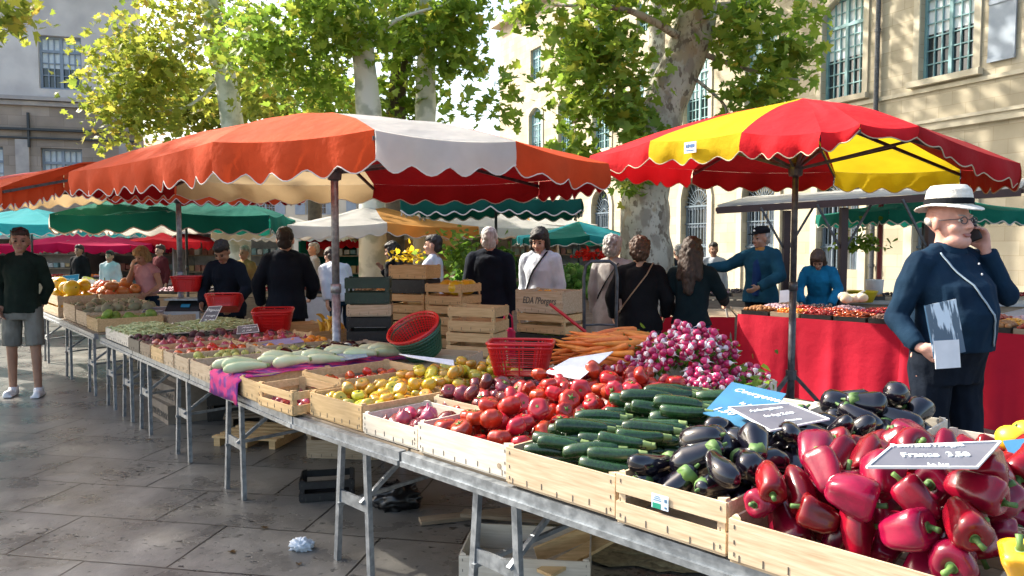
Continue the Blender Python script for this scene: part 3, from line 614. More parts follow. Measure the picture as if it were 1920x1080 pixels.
def tcrate(label, f, sl, sr, w0, w1, H, mt, slats=1, z=TZ, **k):
    return crate(label, fr(f, (sl+sr)/2, (w0+w1)/2, z), RA if f == 'A' else RB, sl-sr-.006, w1-w0, H, mt, slats, **k)

# ---- produce kinds: name, main mesh, parts
def gloss(name, c, c2, rough=.22, coat=.5, **k): return M(name, c, c2, rough=rough, coat=coat, rand=k.pop('rand', .18), hue=k.pop('hue', .012), scale=k.pop('scale', 9), **k)
TOMR = gloss('tomato_skin', (.46, .022, .012), (.28, .012, .008), coat=.3, rough=.25); TOMP = gloss('black_tomato_skin', (.20, .025, .035), (.10, .02, .02), hue=.02); TOMO = gloss('pale_red_tomato_skin', (.60, .07, .02), (.45, .05, .015))
TOMY = gloss('yellow_tomato_skin', (.68, .38, .02), (.42, .38, .05), hue=.045, rand=.12, scale=12); CALYX = M('calyx_green', (.10, .20, .03), (.05, .12, .02), rough=.6, scale=30)
ZUCM = gloss('courgette_skin', (.016, .055, .014), (.008, .028, .008), rough=.25, coat=.3, scale=90, rand=.3); ZEND = M('cut_stem', (.22, .30, .10), rough=.6)
EGGM = gloss('aubergine_skin', (.006, .005, .010), (.004, .003, .007), rough=.16, coat=.6); EGGC = M('aubergine_cap', (.12, .22, .05), (.05, .12, .03), rough=.6, scale=20, rand=.2)
PEPM = gloss('red_pepper_skin', (.25, .003, .018), (.12, .002, .012), rough=.24, coat=.22, spec=.4, scale=14, rand=.3, bump=.12, bscale=30); PEPY = gloss('yellow_pepper_skin', (.80, .42, .008), (.7, .33, .008), rough=.16, coat=.8)
CARM = M('carrot_skin', (.80, .22, .03), (.60, .15, .02), rough=.5, scale=40, rand=.12, hue=.01); RADM = None
ONIM = gloss('pink_onion_skin', (.46, .07, .09), (.36, .03, .05), rough=.35, rand=.3, hue=.03); BEETM = M('beetroot_skin', (.10, .02, .03), (.06, .015, .02), rough=.7, rand=.3)
PALEZ = M('pale_courgette_skin', (.62, .66, .42), (.48, .56, .30), rough=.35, coat=.2, rand=.1, scale=12); LEMM = gloss('lemon_yellow_rind', (.85, .58, .02), (.75, .42, .02), rough=.4)
PUMPM = gloss('orange_pumpkin_rind', (.62, .17, .06), (.5, .12, .04), rough=.45, hue=.03, rand=.25); MELM = M('melon_rind', (.42, .38, .24), (.26, .27, .15), rough=.7, rand=.25, hue=.02, scale=14); CABM = M('pale_green_leafy', (.28, .40, .06), (.14, .26, .03), rough=.5, rand=.2, scale=20, bump=.5)
POTM = M('pear_skin', (.48, .50, .14), (.36, .36, .09), rough=.5, rand=.2); ORAM = gloss('orange_rind', (.80, .34, .02), (.70, .24, .01), rough=.4); CHIM = gloss('chilli_skin', (.42, .03, .015), (.30, .02, .012), rough=.3, hue=.02); GARM = M('shallot_skin', (.42, .22, .16), (.25, .12, .12), rough=.6, rand=.35, hue=.04)
def ribbed(n, amp, dim=.35, flat=.78, seed=0):
    ph = seed*1.7
    def fn(v, t, a):
        s = math.sin(t); k = 1+amp*math.cos(n*a+ph)*s+.04*math.cos(2*a+seed)*s
        z = v.z*(1 if v.z < 0 else 1)
        top = max(0, v.z); z = z-dim*top**6; return Vector((v.x*k, v.y*k, z*flat))
    return fn
KIND = {}
def kind(key, name, cat, builds, spheres, upright=False):
    KIND[key] = (name, cat, [(n, b.mesh(n, m, True)) for n, b, m in builds], spheres, upright)
def star(r, z, n=5, lift=.004):
    b = MB(); P = []
    for i in range(2*n): q = r if i % 2 == 0 else r*.35; a = math.pi*i/n; P.append((q*math.cos(a), q*math.sin(a), z+(lift if i % 2 == 0 else 0)))
    b.prism(P, (0, 0, .002)); b.tube([(0, 0, z), (r*.2, 0, z+r*.55)], [r*.13, r*.1], 6); return b
def scar(r, z): b = MB(); b.lathe([(r, z), (r*.8, z+.0012), (.001, z-.001)], (0, 0, 0), 8); return b
for i, (nr, am) in enumerate(((6, .07), (8, .06), (5, .05))):
    for key, nm, m, r in (('tom', 'tomato', TOMR, .041), ('ytom', 'yellow_tomato', TOMY, .037), ('ptom', 'dark_tomato', TOMP, .041), ('otom', 'tomato', TOMO, .036)):
        r = r*1.18 if key in ('tom', 'ptom') else r; b = MB(); b.ell((0, 0, 0), (r, r, r), 26, 14, fn=ribbed(nr, am if key != 'ytom' else am*.5, .32, .80, i))
        zt = r*.80*(1-.32)
        kind(key+str(i), nm, 'tomato', [(nm, b, m), ('calyx', star(r*.42, zt-.001) if i == 1 else scar(r*.14, zt+.001), CALYX)], [(0, r*.93)])
def curvebody(L, prof, bend=0, n=14, lob=None, squash=1):
    rings = []; k = len(prof)
    for i, (u, r) in enumerate(prof):
        x = (u-.5)*L; z = bend*(1-(2*u-1)**2); rg = []
        for j in range(n):
            a = 2*math.pi*j/n; q = r*(1+(lob(a, u) if lob else 0)); p = Vector((x, q*math.cos(a), z+q*math.sin(a)*squash))
            if r > .012: p += Vector((0, math.cos(a), math.sin(a)))*r*(.16*noise.noise(p*22+Vector((L*900, 0, 0)))+.05*noise.noise(p*60))*(1 if r > .03 else .5)
            rg.append(p)
        rings.append(rg)
    return rings
for i, (L, r) in enumerate(((.20, .026), (.175, .024), (.215, .029))):
    b = MB(); b.loft(curvebody(L, [(0, .004), (.015, r*.62), (.05, r*.92), (.2, r*1.05), (.6, r), (.85, r*.85), (.94, r*.72), (.955, r*.6)], .008, 16, lambda a, u: .035*math.cos(6*a)))
    s = MB(); s.loft(curvebody(.035, [(0, r*.62), (.3, r*.5), (.9, r*.42), (1, r*.4)], 0, 8, lambda a, u: .1*math.cos(5*a)), m=0); s.v = [(v[0]+L*.455+.014, v[1], v[2]) for v in s.v]
    kind('zuc%d' % i, 'courgette', 'courgette', [('courgette', b, ZUCM), ('stem', s, ZEND)], [(-L*.38, r), (-L*.13, r), (L*.13, r), (L*.38, r*.9)])
def cap(r, L, m=5):      # leafy cap over the narrow end of an aubergine
    b = MB(); rings = []
    for k, (x, q) in enumerate(((.0, 1.04), (.25, 1.0), (.5, .82), (.8, .42), (.88, .22), (1.35, .16), (1.42, .12))):
        rg = []
        for j in range(20):
            a = 2*math.pi*j/20; w = (.5+.5*math.cos(m*a)) if k == 0 else .5; rg.append(Vector((L-r*.9+x*r*1.0-(r*.75*w if k == 0 else 0), r*q*math.cos(a)*(1.0 if k else 1.03+.08*w), r*q*math.sin(a)*(1.0 if k else 1.03+.08*w))))
        rings.append(rg)
    b.loft(rings); return b
for i, (L, r) in enumerate(((.19, .048), (.165, .052), (.215, .040))):
    b = MB(); b.loft(curvebody(L, [(0, .004), (.02, r*.45), (.07, r*.78), (.18, r*1.0), (.35, r*1.06), (.6, r*.86), (.8, r*.68), (.93, r*.55), (.985, r*.35), (1, .004)], .006*(1+i), 20))
    c = cap(r*.62, L/2)
    kind('egg%d' % i, 'aubergine', 'aubergine', [('aubergine', b, EGGM), ('cap', c, EGGC)], [(-L*.22, r*.95), (L*.02, r*.9), (L*.28, r*.62)])
for i, (L, r, nl) in enumerate(((.115, .040, 4), (.125, .038, 3), (.105, .042, 4), (.135, .036, 3), (.120, .039, 3), (.110, .043, 4))):
    for key, m in (('pep', PEPM), ('ypep', PEPY)):
        if key == 'ypep' and i: continue
        def lobf(a, u, nl=nl, i=i): return (.085+.10*max(0, u-.55))*math.cos(nl*a+i)+.04*math.cos(a*2+i*2)
        pr = [(.06, .006), (.03, r*.30), (.0, r*.55), (.015, r*.80), (.07, r*.99), (.2, r*1.06), (.45, r*.99), (.7, r*.86), (.86, r*.70), (.95, r*.48), (.985, r*.28), (.95, .004)]
        b = MB(); b.loft(curvebody(L, pr, .006, 28, lobf))
        s = MB(); s.tube([(-L*.42, 0, 0), (-L*.56, .002, .002), (-L*.68, .006, .008)], [.010, .0055, .0065], 8); s.lathe([(.001, 0), (.014, .0005), (.012, .003), (.001, .004)], (0, 0, 0), 10); 
        s.v = s.v[:24]+[(-L*.44-v[2], v[1], v[0]) for v in s.v[24:]]
        kind('%s%d' % (key, i), 'bell_pepper', 'pepper', [('bell_pepper', b, m), ('stem', s, EGGC)], [(-L*.24, r*.98), (L*.2, r*.86)])
for i, (L, r) in enumerate(((.17, .014), (.19, .0155), (.15, .013))):
    b = MB(); b.loft(curvebody(L, [(0, .001), (.08, r*.3), (.3, r*.6), (.65, r*.86), (.93, r), (.985, r*.75), (1, r*.3)], .007*(i-1), 10))
    s = MB(); s.tube([(L*.49, 0, 0), (L*.56, .003, .003)], [.005, .003], 5)
    kind('car%d' % i, 'carrot', 'carrot', [('carrot', b, CARM), ('stem', s, CALYX)], [(-L*.1, r*.7), (L*.15, r*.85), (L*.4, r)])
for i, (L, r) in enumerate(((.24, .030), (.21, .034))):
    b = MB(); b.loft(curvebody(L, [(0, .004), (.03, r*.55), (.12, r*.95), (.35, r*1.08), (.7, r*.8), (.9, r*.6), (.98, r*.5), (1, .004)], .01, 14)); s = MB(); s.tube([(L*.49, 0, 0), (L*.56, .0, .003)], [r*.42, r*.36], 7)
    kind('pz%d' % i, 'pale_courgette', 'courgette', [('pale_courgette', b, PALEZ), ('stem', s, ZEND)], [(-L*.3, r*.9), (0, r), (L*.3, r*.7)])
def ball(key, nm, cat, m, r, ribs=0, flat=.95, stem=None):
    b = MB(); b.ell((0, 0, 0), (r, r, r), 18, 10, fn=ribbed(max(ribs, 3), .05 if ribs else .01, .15 if ribs else .05, flat, 1)); bs = [(nm, b, m)]
    if stem: s = MB(); s.tube([(0, 0, r*flat*.75), (r*.08, 0, r*flat+stem)], [r*.10, r*.07], 6); bs.append(('stem', s, CALYX if stem < .03 else ZEND))
    kind(key, nm, cat, bs, [(0, r*.95)])
def onion(key, nm, cat, m, r):
    b = MB(); b.lathe([(.002, -r*.95), (r*.5, -r*.82), (r*.92, -r*.4), (r, .0), (r*.9, r*.4), (r*.5, r*.75), (r*.18, r*.98), (r*.1, r*1.35), (.001, r*1.4)], (0, 0, 0), 16)
    s = MB()
    for k in range(5): s.tube([(0, 0, -r*.9), (random.uniform(-.6, .6)*r*.5, random.uniform(-.6, .6)*r*.5, -r*1.15)], [.0015, .0006], 4)
    kind(key, nm, cat, [(nm, b, m), ('roots', s, GARM)], [(0, r*.97)])
onion('oni', 'red_onion', 'onion', ONIM, .034); ball('beet', 'beetroot', 'beetroot', BEETM, .038, stem=.02); ball('lem', 'yellow_melon', 'melon', LEMM, .09, 0, .9, .01); ball('pum', 'pumpkin', 'pumpkin', PUMPM, .085, 10, .78, .03); ball('mel', 'melon', 'melon', MELM, .062, 8, .95, .01)
ball('pear', 'green_pear', 'pear', POTM, .034, stem=.012); ball('ora', 'orange', 'orange', ORAM, .037, stem=.002); ball('cab', 'romanesco', 'cabbage', CABM, .062, 9, .8); ball('pom', 'pomegranate', 'fruit', ONIM, .045, 6, .95, .012); ball('apl', 'apricot_tomato', 'tomato', TOMO, .034, 5, .85, .002)
def inst(key, label, group, loc, rot, sc=1):
    name, cat, parts, sp, up = KIND[key]; o = bpy.data.objects.new(name, parts[0][1]); COL.objects.link(o); o.location = loc; o.rotation_euler = rot; o.scale = (sc, sc, sc); tag(o, label, cat, group)
    for nm, me in parts[1:]: c = bpy.data.objects.new(nm, me); COL.objects.link(c); c.parent = o
    return o
NP = [0]
def pile(f, s0, s1, w0, w1, floor, surf, keys, label, group, maxn=120, ang=None, cand=14, tilt=.15, scr=(.85, 1.15), zpos=None, fails=40, keepd=2.4):
    """lets pieces settle one after another inside the box s0..s1, w0..w1 until they reach surf(u,v)"""
    C = np.zeros((0, 3)); Rr = np.zeros(0); out = []; fl = 0; rmax = max(max(r for _, r in KIND[k][3]) for k in keys); floor = max(floor, min(surf(0, 0), surf(1, 1), surf(.5, .5))-4.6*rmax)
    while len(out) < maxn and fl < fails:
        k = random.choice(keys); sp = KIND[k][3]; sc = random.uniform(*scr); best = None
        rm = max(r for _, r in sp)*sc; el = len(sp) > 1
        for _ in range(cand):
            a = (random.gauss(*ang) if ang else random.uniform(0, 2*math.pi)) if el else 0
            hx = max(abs(d) for d, _ in sp)*sc if el else 0
            ds, dw = -math.cos(a)*hx, math.sin(a)*hx      # world x of the frame runs to -s
            ms = min(abs(ds)*.8+rm*.75, (s1-s0)/2-.001); mw = min(abs(dw)*.8+rm*.75, (w1-w0)/2-.001)
            s = random.uniform(s0+ms, s1-ms); w = random.uniform(w0+mw, w1-mw)
            z = floor+rm
            if len(Rr):
                for d, r in sp:
                    x = s-math.cos(a)*d*sc; y = w+math.sin(a)*d*sc; r = r*sc
                    d2 = (C[:, 0]-x)**2+(C[:, 1]-y)**2; rr = (Rr+r)*.97; m = d2 < rr**2
                    if m.any(): z = max(z, (C[m, 2]+np.sqrt(rr[m]**2-d2[m])).max())
            u = (s-s0)/(s1-s0); v = (w-w0)/(w1-w0); g = surf(u, v)-(z+rm*.6)
            if best is None or z < best[0]: best = (z, s, w, a, g, u, v)
        z, s, w, a, g, u, v = best
        if g < 0: fl += 1; continue
        out.append((k, s, w, z, a, sc, u, v, rm))
        for d, r in sp: C = np.vstack([C, [s-math.cos(a)*d*sc, w+math.sin(a)*d*sc, z]]); Rr = np.append(Rr, r*sc)
    rz = RA if f == 'A' else RB
    n_ = 0
    for (k, s, w, z, a, sc, u, v, rm) in out:
        # leave out what lies buried under others
        q = (C[:, 0]-s)**2+(C[:, 1]-w)**2; ab = ((q < (1.2*rm)**2) & (C[:, 2] > z+2.3*rm)).sum()
        if ab >= 2: continue
        if len(KIND[k][3]) > 1: e = Matrix.Rotation(rz+a, 4, 'Z') @ Matrix.Rotation(random.gauss(0, tilt), 4, 'Y') @ Matrix.Rotation(random.uniform(0, 6.28), 4, 'X')
        else: e = Matrix.Rotation(random.uniform(0, 6.28), 4, 'Z') @ Matrix.Rotation(abs(random.gauss(0, .8)), 4, 'X') @ Matrix.Rotation(random.uniform(0, 6.28), 4, 'Z')
        zone = ('front', 'middle', 'back')[min(2, int(v*3))]+' '+('right', 'centre', 'left')[min(2, int(u*3))]; lb2 = label+', '+zone+' of the heap'
        if len(lb2.split()) > 16: lb2 = label+', '+zone
        inst(k, lb2, group, fr(f, s, w, z), e.to_euler(), sc); NP[0] += 1; n_ += 1
    print('pile', len(out), n_, fl, label[:40])
hump = lambda base, h, pu=.5, pv=.5, e=1.0: (lambda u, v: base+h*max(0, (1-abs((u-pu)/max(pu, 1-pu))**2)*(1-abs((v-pv)/max(pv, 1-pv))**2))**e)
# ---------------- the trestle tables
def trestle(label, f, s0, s1, wd, legs, planks=5, z=TZ):
    r = thing('trestle_table', label, 'table', fr(f, s0, 0), RA if f == 'A' else RB, 'folding metal market tables')
    L = s1-s0            # local x = -s, so the table runs to -L
    b = MB(); b.box((-L/2, .075, z-.037), (L, .04, .055)); b.box((-L/2, .050, z-.06), (L, .01, .022)); b.build('front_rail', STEEL, r)
    b = MB(); b.box((-L/2, wd-.03, z-.035), (L, .04, .045)); b.build('back_rail', STEEL, r)
    n = planks; pw = (wd-.15)/n
    for i in range(n): 
        b = MB(); b.box((-L/2, .1+pw*(i+.5), z-.012), (L-.01*(i % 2), pw-.012, .018)); b.build('plank', WDARK, r)
    for i, x in enumerate(legs):
        for w in (.09, wd-.25):
            for dx in (-.15, .15):
                b = MB(); b.bar((x+dx*.72, w, z-.06), (x+dx, w-.01, .0), .030, .026); b.build('leg', STEEL, r)
            b = MB(); b.box((x, w-.004, .34), (.27, .014, .06)); b.build('crossbar', STEEL, r)
        b = MB(); b.bar((x+.10, .06, z-.33), (x+.12, .42, z-.07), .02); b.bar((x-.11, .06, .30), (x-.11, wd-.28, .34), .018); b.build('brace', STEEL, r)
    return r
trestle('long galvanised table under the peppers, aubergines, courgettes and tomatoes', 'A', -.35, 2.18, 1.95, [-.5, -2.1+.15])
trestle('galvanised table under the yellow tomatoes beside the step in the rail', 'A', 2.20, 3.17, 1.6, [-.42])
trestle('galvanised table under the pink cloth and the pale courgettes', 'B', .0, 1.75, 1.5, [-.95])
trestle('galvanised table under the onions and beans, beside the stencilled cartons', 'B', 1.77, 3.35, 1.5, [-.25, -1.3])
trestle('galvanised table under the crates of beans', 'B', 3.37, 4.6, 1.5, [-.3, -.95])
trestle('farthest table of the row, under melons and pumpkins', 'B', 4.9, 8.4, 1.15, [-.3, -1.6, -3.2])
# ---------------- front row of crates
tcrate('pale crate of red peppers at the lower right corner', 'A', .56, -.10, .02, .50, .13, WPALE)
tcrate('pale slatted crate of aubergines with a green and white label, beside the peppers', 'A', .98, .57, .04, .50, .165, WPALE, 2)
tcrate('wide pale crate of courgettes between tomatoes and aubergines', 'A', 1.52, .99, .06, .62, .145, WPALE)
tcrate('whitish crate of red tomatoes with a round knot in its front board', 'A', 2.11, 1.53, .09, .62, .135, WWHITE)
tcrate('small white crate of dark red onions beside the yellow tomatoes', 'A', 2.56, 2.12, .10, .50, .10, WWHITE)
tcrate('golden wood crate full of yellow tomatoes', 'A', 3.08, 2.58, .11, .66, .13, WORAN)
tcrate('golden slatted crate of small red tomatoes behind the yellow tomato crate', 'A', 3.56, 3.12, .33, .95, .16, WORAN, 2)
tcrate('golden slatted crate sticking out at the step of the table rail', 'A', 3.52, 3.12, .03, .32, .13, WORAN, 2)
# second and third rows
tcrate('pale crate of peppers behind the corner crate, under the grey price board', 'A', .50, -.10, .53, 1.05, .13, WPALE)
tcrate('white crate of netted red peppers at the back, by the man in the hat', 'A', .42, -.15, 1.08, 1.62, .14, WWHITE)
tcrate('white crate of aubergines at the back edge of the table', 'A', .98, .45, 1.22, 1.74, .15, WWHITE)
tcrate('middle crate of aubergines half hidden under the price boards', 'A', 1.0, .55, .54, 1.18, .13, WPALE)
tcrate('back crate of courgettes behind the wide pale one', 'A', 1.52, 1.02, .66, 1.2, .145, WWHITE)
tcrate('white crate holding the heap of radishes', 'A', 1.98, 1.34, 1.42, 1.95, .15, WWHITE, z=TZ+.03)
tcrate('empty white crate behind the blue price board', 'A', 1.32, 1.0, 1.25, 1.72, .14, WWHITE)
tcrate('white crate under the carrots', 'A', 2.58, 2.0, 1.46, 2.0, .15, WWHITE, z=TZ+.03)
tcrate('middle crate of tomatoes below the white price card', 'A', 2.11, 1.53, .66, 1.36, .135, WWHITE)
tcrate('crate of dark tomatoes behind the onions', 'A', 2.56, 2.12, .54, 1.1, .12, WPALE)
tcrate('back crate of yellow tomatoes below the tilted green basket', 'A', 3.08, 2.58, .70, 1.25, .13, WORAN)
# ---------------- produce, near table
pile('A', -.08, .54, .04, .49, TZ+.01, hump(TZ+.25, .14, .35, .9), ['pep%d' % q for q in range(6)], 'glossy dark red pepper heaped in the corner crate', 'red peppers in the corner crate', 70, cand=50, fails=500, scr=(1.0, 1.4), tilt=.7)
pile('A', -.08, .54, .50, 1.05, TZ+.01, hump(TZ+.235, .09, .35, .3), ['pep%d' % q for q in range(6)], 'red pepper lying under or behind the grey price board', 'red peppers round the grey price board', 50, cand=30, fails=160, scr=(1.0, 1.3), tilt=.7)
pile('A', -.12, .42, 1.08, 1.6, TZ+.01, hump(TZ+.16, .12, .6, .4), ['pep0', 'pep2'], 'red pepper at the back of the table near the man in the hat', 'red peppers at the back', 34, scr=(.9, 1.05), tilt=.3)
inst('ypep0', 'bright yellow pepper in the lower right corner of the stall', None, at(1900, 1050, 1.55)+Vector((.03, 0, -.03)), (.2, 1.2, .4), 1.15)
for i, (px, py, dd) in enumerate(((1898, 822, 2.75), (1925, 812, 2.85), (1950, 830, 2.6))): inst('lem', 'round yellow melon by the blue card at the right edge', 'yellow melons at the right edge', at(px, py, dd), (.3*i, .2, i), .62)
pile('A', .585, .965, .06, .50, TZ+.012, hump(TZ+.20, .13, .3, 1.0), ['egg0', 'egg1', 'egg2'], 'shiny black aubergine in the slatted crate with the green label', 'aubergines in the labelled crate', 30, cand=30, fails=160, tilt=.5, scr=(.9, 1.05))
pile('A', .56, 1.02, .50, 1.2, TZ+.012, hump(TZ+.20, .06, .5, .4), ['egg0', 'egg1', 'egg2'], 'shiny black aubergine heaped below the grey and blue price boards', 'aubergines below the price boards', 44, cand=30, fails=160, tilt=.5, scr=(.9, 1.08))
pile('A', .46, .90, 1.22, 1.72, TZ+.012, hump(TZ+.17, .13, .45, .5), ['egg0', 'egg1'], 'large round aubergine on the heap at the back of the table', 'aubergines at the back', 30, cand=30, fails=160, tilt=.5, scr=(1.0, 1.2))
pile('A', 1.01, 1.50, .08, .61, TZ+.012, hump(TZ+.17, .12, .4, 1.0), ['zuc0', 'zuc1', 'zuc2'], 'dark green courgette stacked in the wide pale crate', 'courgettes in the front crate', 90, ang=(.55, .10), tilt=.05, cand=30, fails=160, scr=(.95, 1.1))
pile('A', 1.03, 1.52, .60, 1.22, TZ+.012, hump(TZ+.22, .09, .4, .4), ['zuc0', 'zuc1', 'zuc2'], 'dark green courgette on the heap behind the front courgette crate', 'courgettes on the back heap', 90, ang=(.60, .12), tilt=.06, cand=30, fails=160, scr=(.95, 1.15))
pile('A', 1.55, 2.09, .11, .61, TZ+.012, hump(TZ+.155, .13, .5, 1.0), ['tom0', 'tom1', 'tom2'], 'ripe red ribbed tomato in the whitish front crate', 'tomatoes in the whitish front crate', 80, scr=(.8, 1.15))
pile('A', 1.46, 2.14, .60, 1.40, TZ+.012, hump(TZ+.25, .14, .55, .45), ['tom0', 'tom1', 'tom2'], 'ripe red tomato on the heap below the white price card', 'tomatoes on the heap below the white card', 150, scr=(.75, 1.1))
pile('A', 2.14, 2.54, .12, .48, TZ+.012, hump(TZ+.09, .05), ['ptom0', 'ptom1', 'oni', 'oni'], 'dark reddish purple onion or tomato in the small white crate', 'dark onions and tomatoes in the small white crate', 36, scr=(.85, 1.3))
pile('A', 2.14, 2.56, .52, 1.12, TZ+.012, hump(TZ+.16, .06), ['ptom0', 'ptom1', 'ptom2', 'tom0'], 'dark tomato heaped in front of the bright red basket', 'dark tomatoes in front of the red basket', 60, scr=(.85, 1.1))
pile('A', 2.60, 3.06, .13, .65, TZ+.012, hump(TZ+.14, .10, .5, 1.0), ['ytom0', 'ytom1', 'ytom2'], 'yellow tomato in the golden front crate', 'yellow tomatoes in the golden crate', 80, scr=(.85, 1.15))
pile('A', 2.58, 3.10, .66, 1.26, TZ+.012, hump(TZ+.23, .09, .5, .5), ['ytom0', 'ytom1', 'ytom2'], 'yellow and greenish tomato on the back heap by the tilted basket', 'yellow tomatoes on the back heap', 90, scr=(.85, 1.15))
pile('A', 3.14, 3.54, .35, .94, TZ+.012, hump(TZ+.14, .07), ['otom0', 'otom1', 'otom2'], 'small orange red tomato in the slatted golden crate', 'small red tomatoes in the slatted crate', 70, scr=(.8, 1.05))
pile('A', 3.14, 3.50, .05, .31, TZ+.012, hump(TZ+.05, .02), ['oni'], 'small red onion low in the crate at the rail step', 'onions in the crate at the rail step', 22, scr=(.6, .9))
pile('A', 2.0, 2.6, 1.42, 2.0, TZ+.04, hump(TZ+.25, .22, .35, .6), ['car0', 'car1', 'car2'], 'orange carrot on the heap beside the radishes', 'carrots on the heap', 290, ang=(.7, .2), tilt=.16, cand=16, scr=(1.35, 1.75))
# ---------------- radish bunches
RADR = M('radish_skin', (.50, .02, .12), (.38, .012, .08), rough=.3, coat=.3, rand=.15); RADW = M('radish_tip', (.80, .70, .72), (.74, .6, .64), rough=.4)
rb_ = MB(); n_ = 10
rb_.loft([rb_.ring((0, 0, z), r, r, n_) for r, z in ((.003, .0155), (.009, .012), (.0125, .004), (.0125, -.002), (.0108, -.007))], True, 0); rb_.loft([rb_.ring((0, 0, z), r, r, n_) for r, z in ((.0108, -.007), (.0085, -.0115), (.004, -.0155), (.001, -.022), (.0005, -.034))], True, 1)
RADME = rb_.mesh('radish', [RADR, RADW], True)
RL = leaves('leaves', rng.normal(size=(16, 3))*.02, rng.normal(size=(16, 3))+[0, 0, 1], .055, LEAF, None, True, vals=rng.uniform(0, .2, 16)); RLM = RL.data; bpy.data.objects.remove(RL)
rc = at(1300, 700, 4.45); nb = 0
for i in range(25):
    for _ in range(40):
        u, v = random.uniform(0, 1), random.uniform(0, 1)
        s = 1.40+.56*u; w = 1.38+.60*v; z = TZ+.19+.24*max(0, 1-((u-.62)/.42)**2)*max(0, 1-((v-.55)/.75)**2)
        if i == 0 or all((s-a)**2+(w-b)**2 > .0085 for a, b in RS): break
    if i == 0: RS = []
    RS.append((s, w)); p = fr('A', s, w, z)
    r = thing('radish_bunch', 'bunch of pink radishes with white tips, '+('front', 'middle', 'back')[min(2, int((w-1.38)/.2))]+' '+('right', 'centre', 'left')[min(2, max(0, int((s-1.34)/.25)))]+' of the radish heap', 'radishes', p, RA+random.uniform(-.5, .5), 'radish bunches on the heap')
    for k in range(12):
        a = k*2.4+random.random()*.5; q = .070*math.sqrt((k+.5)/12); o = bpy.data.objects.new('radish', RADME); COL.objects.link(o); o.parent = r
        o.location = (q*math.cos(a)*1.2, -.02-abs(random.gauss(0, .012)), q*math.sin(a)*.9); o.rotation_euler = (-1.35+random.gauss(0, .35), random.gauss(0, .35), random.uniform(0, 6)); sc = random.uniform(1.25, 1.75); o.scale = (sc,)*3
    o = bpy.data.objects.new('leaves', RLM); COL.objects.link(o); o.parent = r; o.location = (0, .06, -.035)
def greens(label, c, n, size, spread, mt=LEAF, name='leafy_greens', cat='greens', vals=(0, .45), simple=True, group=None, up=1.0):
    P = rng.normal(size=(n, 3))*np.array(spread); P[:, 2] = np.abs(P[:, 2]); o = leaves(name, P, rng.normal(size=(n, 3))*.8+[0, 0, up], size, mt, None, simple, vals=rng.uniform(*vals, n)); o.location = c; return tag(o, label, cat, group)
greens('limp green radish tops hanging at the right end of the radish heap', fr('A', 1.40, 1.72, TZ+.14), 90, .05, (.06, .09, .04))
greens('feathery green carrot tops behind the carrots', fr('A', 2.15, 2.12, TZ+.22), 260, .05, (.18, .08, .06))
# ---------------- table B: cloth, squash, onions, beans
MAGP = M('magenta_patterned_cloth', (.55, .02, .18), (.16, .02, .22), rough=.8, scale=14, bump=.4, lo=.46, hi=.54)
def slab_cloth(name, label, f, s0, s1, w0, w1, zs, drop, mt):
    b = MB(); n, m = 16, 34; vs = []
    for j in range(m+1):
        for i in range(n+1):
            s = s0+(s1-s0)*i/n; w = w0-drop+(w1-w0+drop)*j/m; k = w < w0
            z = zs-(max(0, w0-w) if k else 0)+noise.noise((s*7, w*7, 0))*.02; ww = w0-.012-.03*abs(noise.noise((s*9, w*4, 1))) if k else w
            sd = 0
            vs.append(fr(f, s, ww, z))
    b.add(vs, [(j*(n+1)+i, j*(n+1)+i+1, (j+1)*(n+1)+i+1, (j+1)*(n+1)+i) for j in range(m) for i in range(n)])
    o = b.build(name, mt, None, True); sm = o.modifiers.new('thickness', 'SOLIDIFY'); sm.thickness = .004; return tag(o, label, 'cloth')
tcrate('golden crate half covered by the pink cloth', 'B', .70, .38, .03, .62, .12, WORAN)
slab_cloth('tablecloth', 'magenta and purple patterned cloth hanging over the front of the table', 'B', .66, 1.16, .02, 1.42, TZ+.115, .16, MAGP)
tcrate('flat crate lifting the pink cloth at the front', 'B', 1.13, .71, .04, .62, .105, WDARK); tcrate('flat crate lifting the pink cloth at the back', 'B', 1.13, .71, .68, 1.38, .105, WDARK)
for i in range(15):
    s = .76+.12*(i % 3)+random.uniform(-.02, .02); w = .12+.25*(i//3)+random.uniform(-.03, .03)
    inst('pz%d' % (i % 2), 'pale green courgette on the pink cloth, %s row from the front, %s' % (['first', 'second', 'third', 'fourth', 'fifth'][i//3], ('right', 'middle', 'left')[i % 3]), 'pale courgettes on the pink cloth', fr('B', s, w, TZ+.155+.012*(i % 2)), (random.uniform(-.1, .1), random.uniform(-.08, .08), RB+1.25+random.gauss(0, .15)), 1.1)
pile('B', .40, .68, .05, .60, TZ+.012, hump(TZ+.05, .02), ['oni'], 'small onion low in the golden crate beside the cloth', 'onions beside the pink cloth', 24, scr=(.6, .9))
DKG = gloss('dark_courgette_skin', (.03, .06, .03), (.015, .03, .02), rough=.4)
tcrate('pale crate of dark round squash left of the pink cloth, first of two', 'B', 1.62, 1.19, .02, .60, .115, WPALE); tcrate('pale crate of dark squash behind the pale one left of the cloth', 'B', 1.62, 1.19, .64, 1.3, .115, WPALE)
pile('B', 1.2, 1.6, .04, .58, TZ+.012, hump(TZ+.03, .03), ['egg1', 'zuc0'], 'dark aubergine or courgette low in the crate left of the pink cloth', 'dark squash in the front crate left of the cloth', 22, fails=200); pile('B', 1.18, 1.62, .62, 1.35, TZ+.012, hump(TZ+.13, .03), ['egg1', 'egg2'], 'dark aubergine behind the pale courgettes', 'dark aubergines behind the pale courgettes', 26)
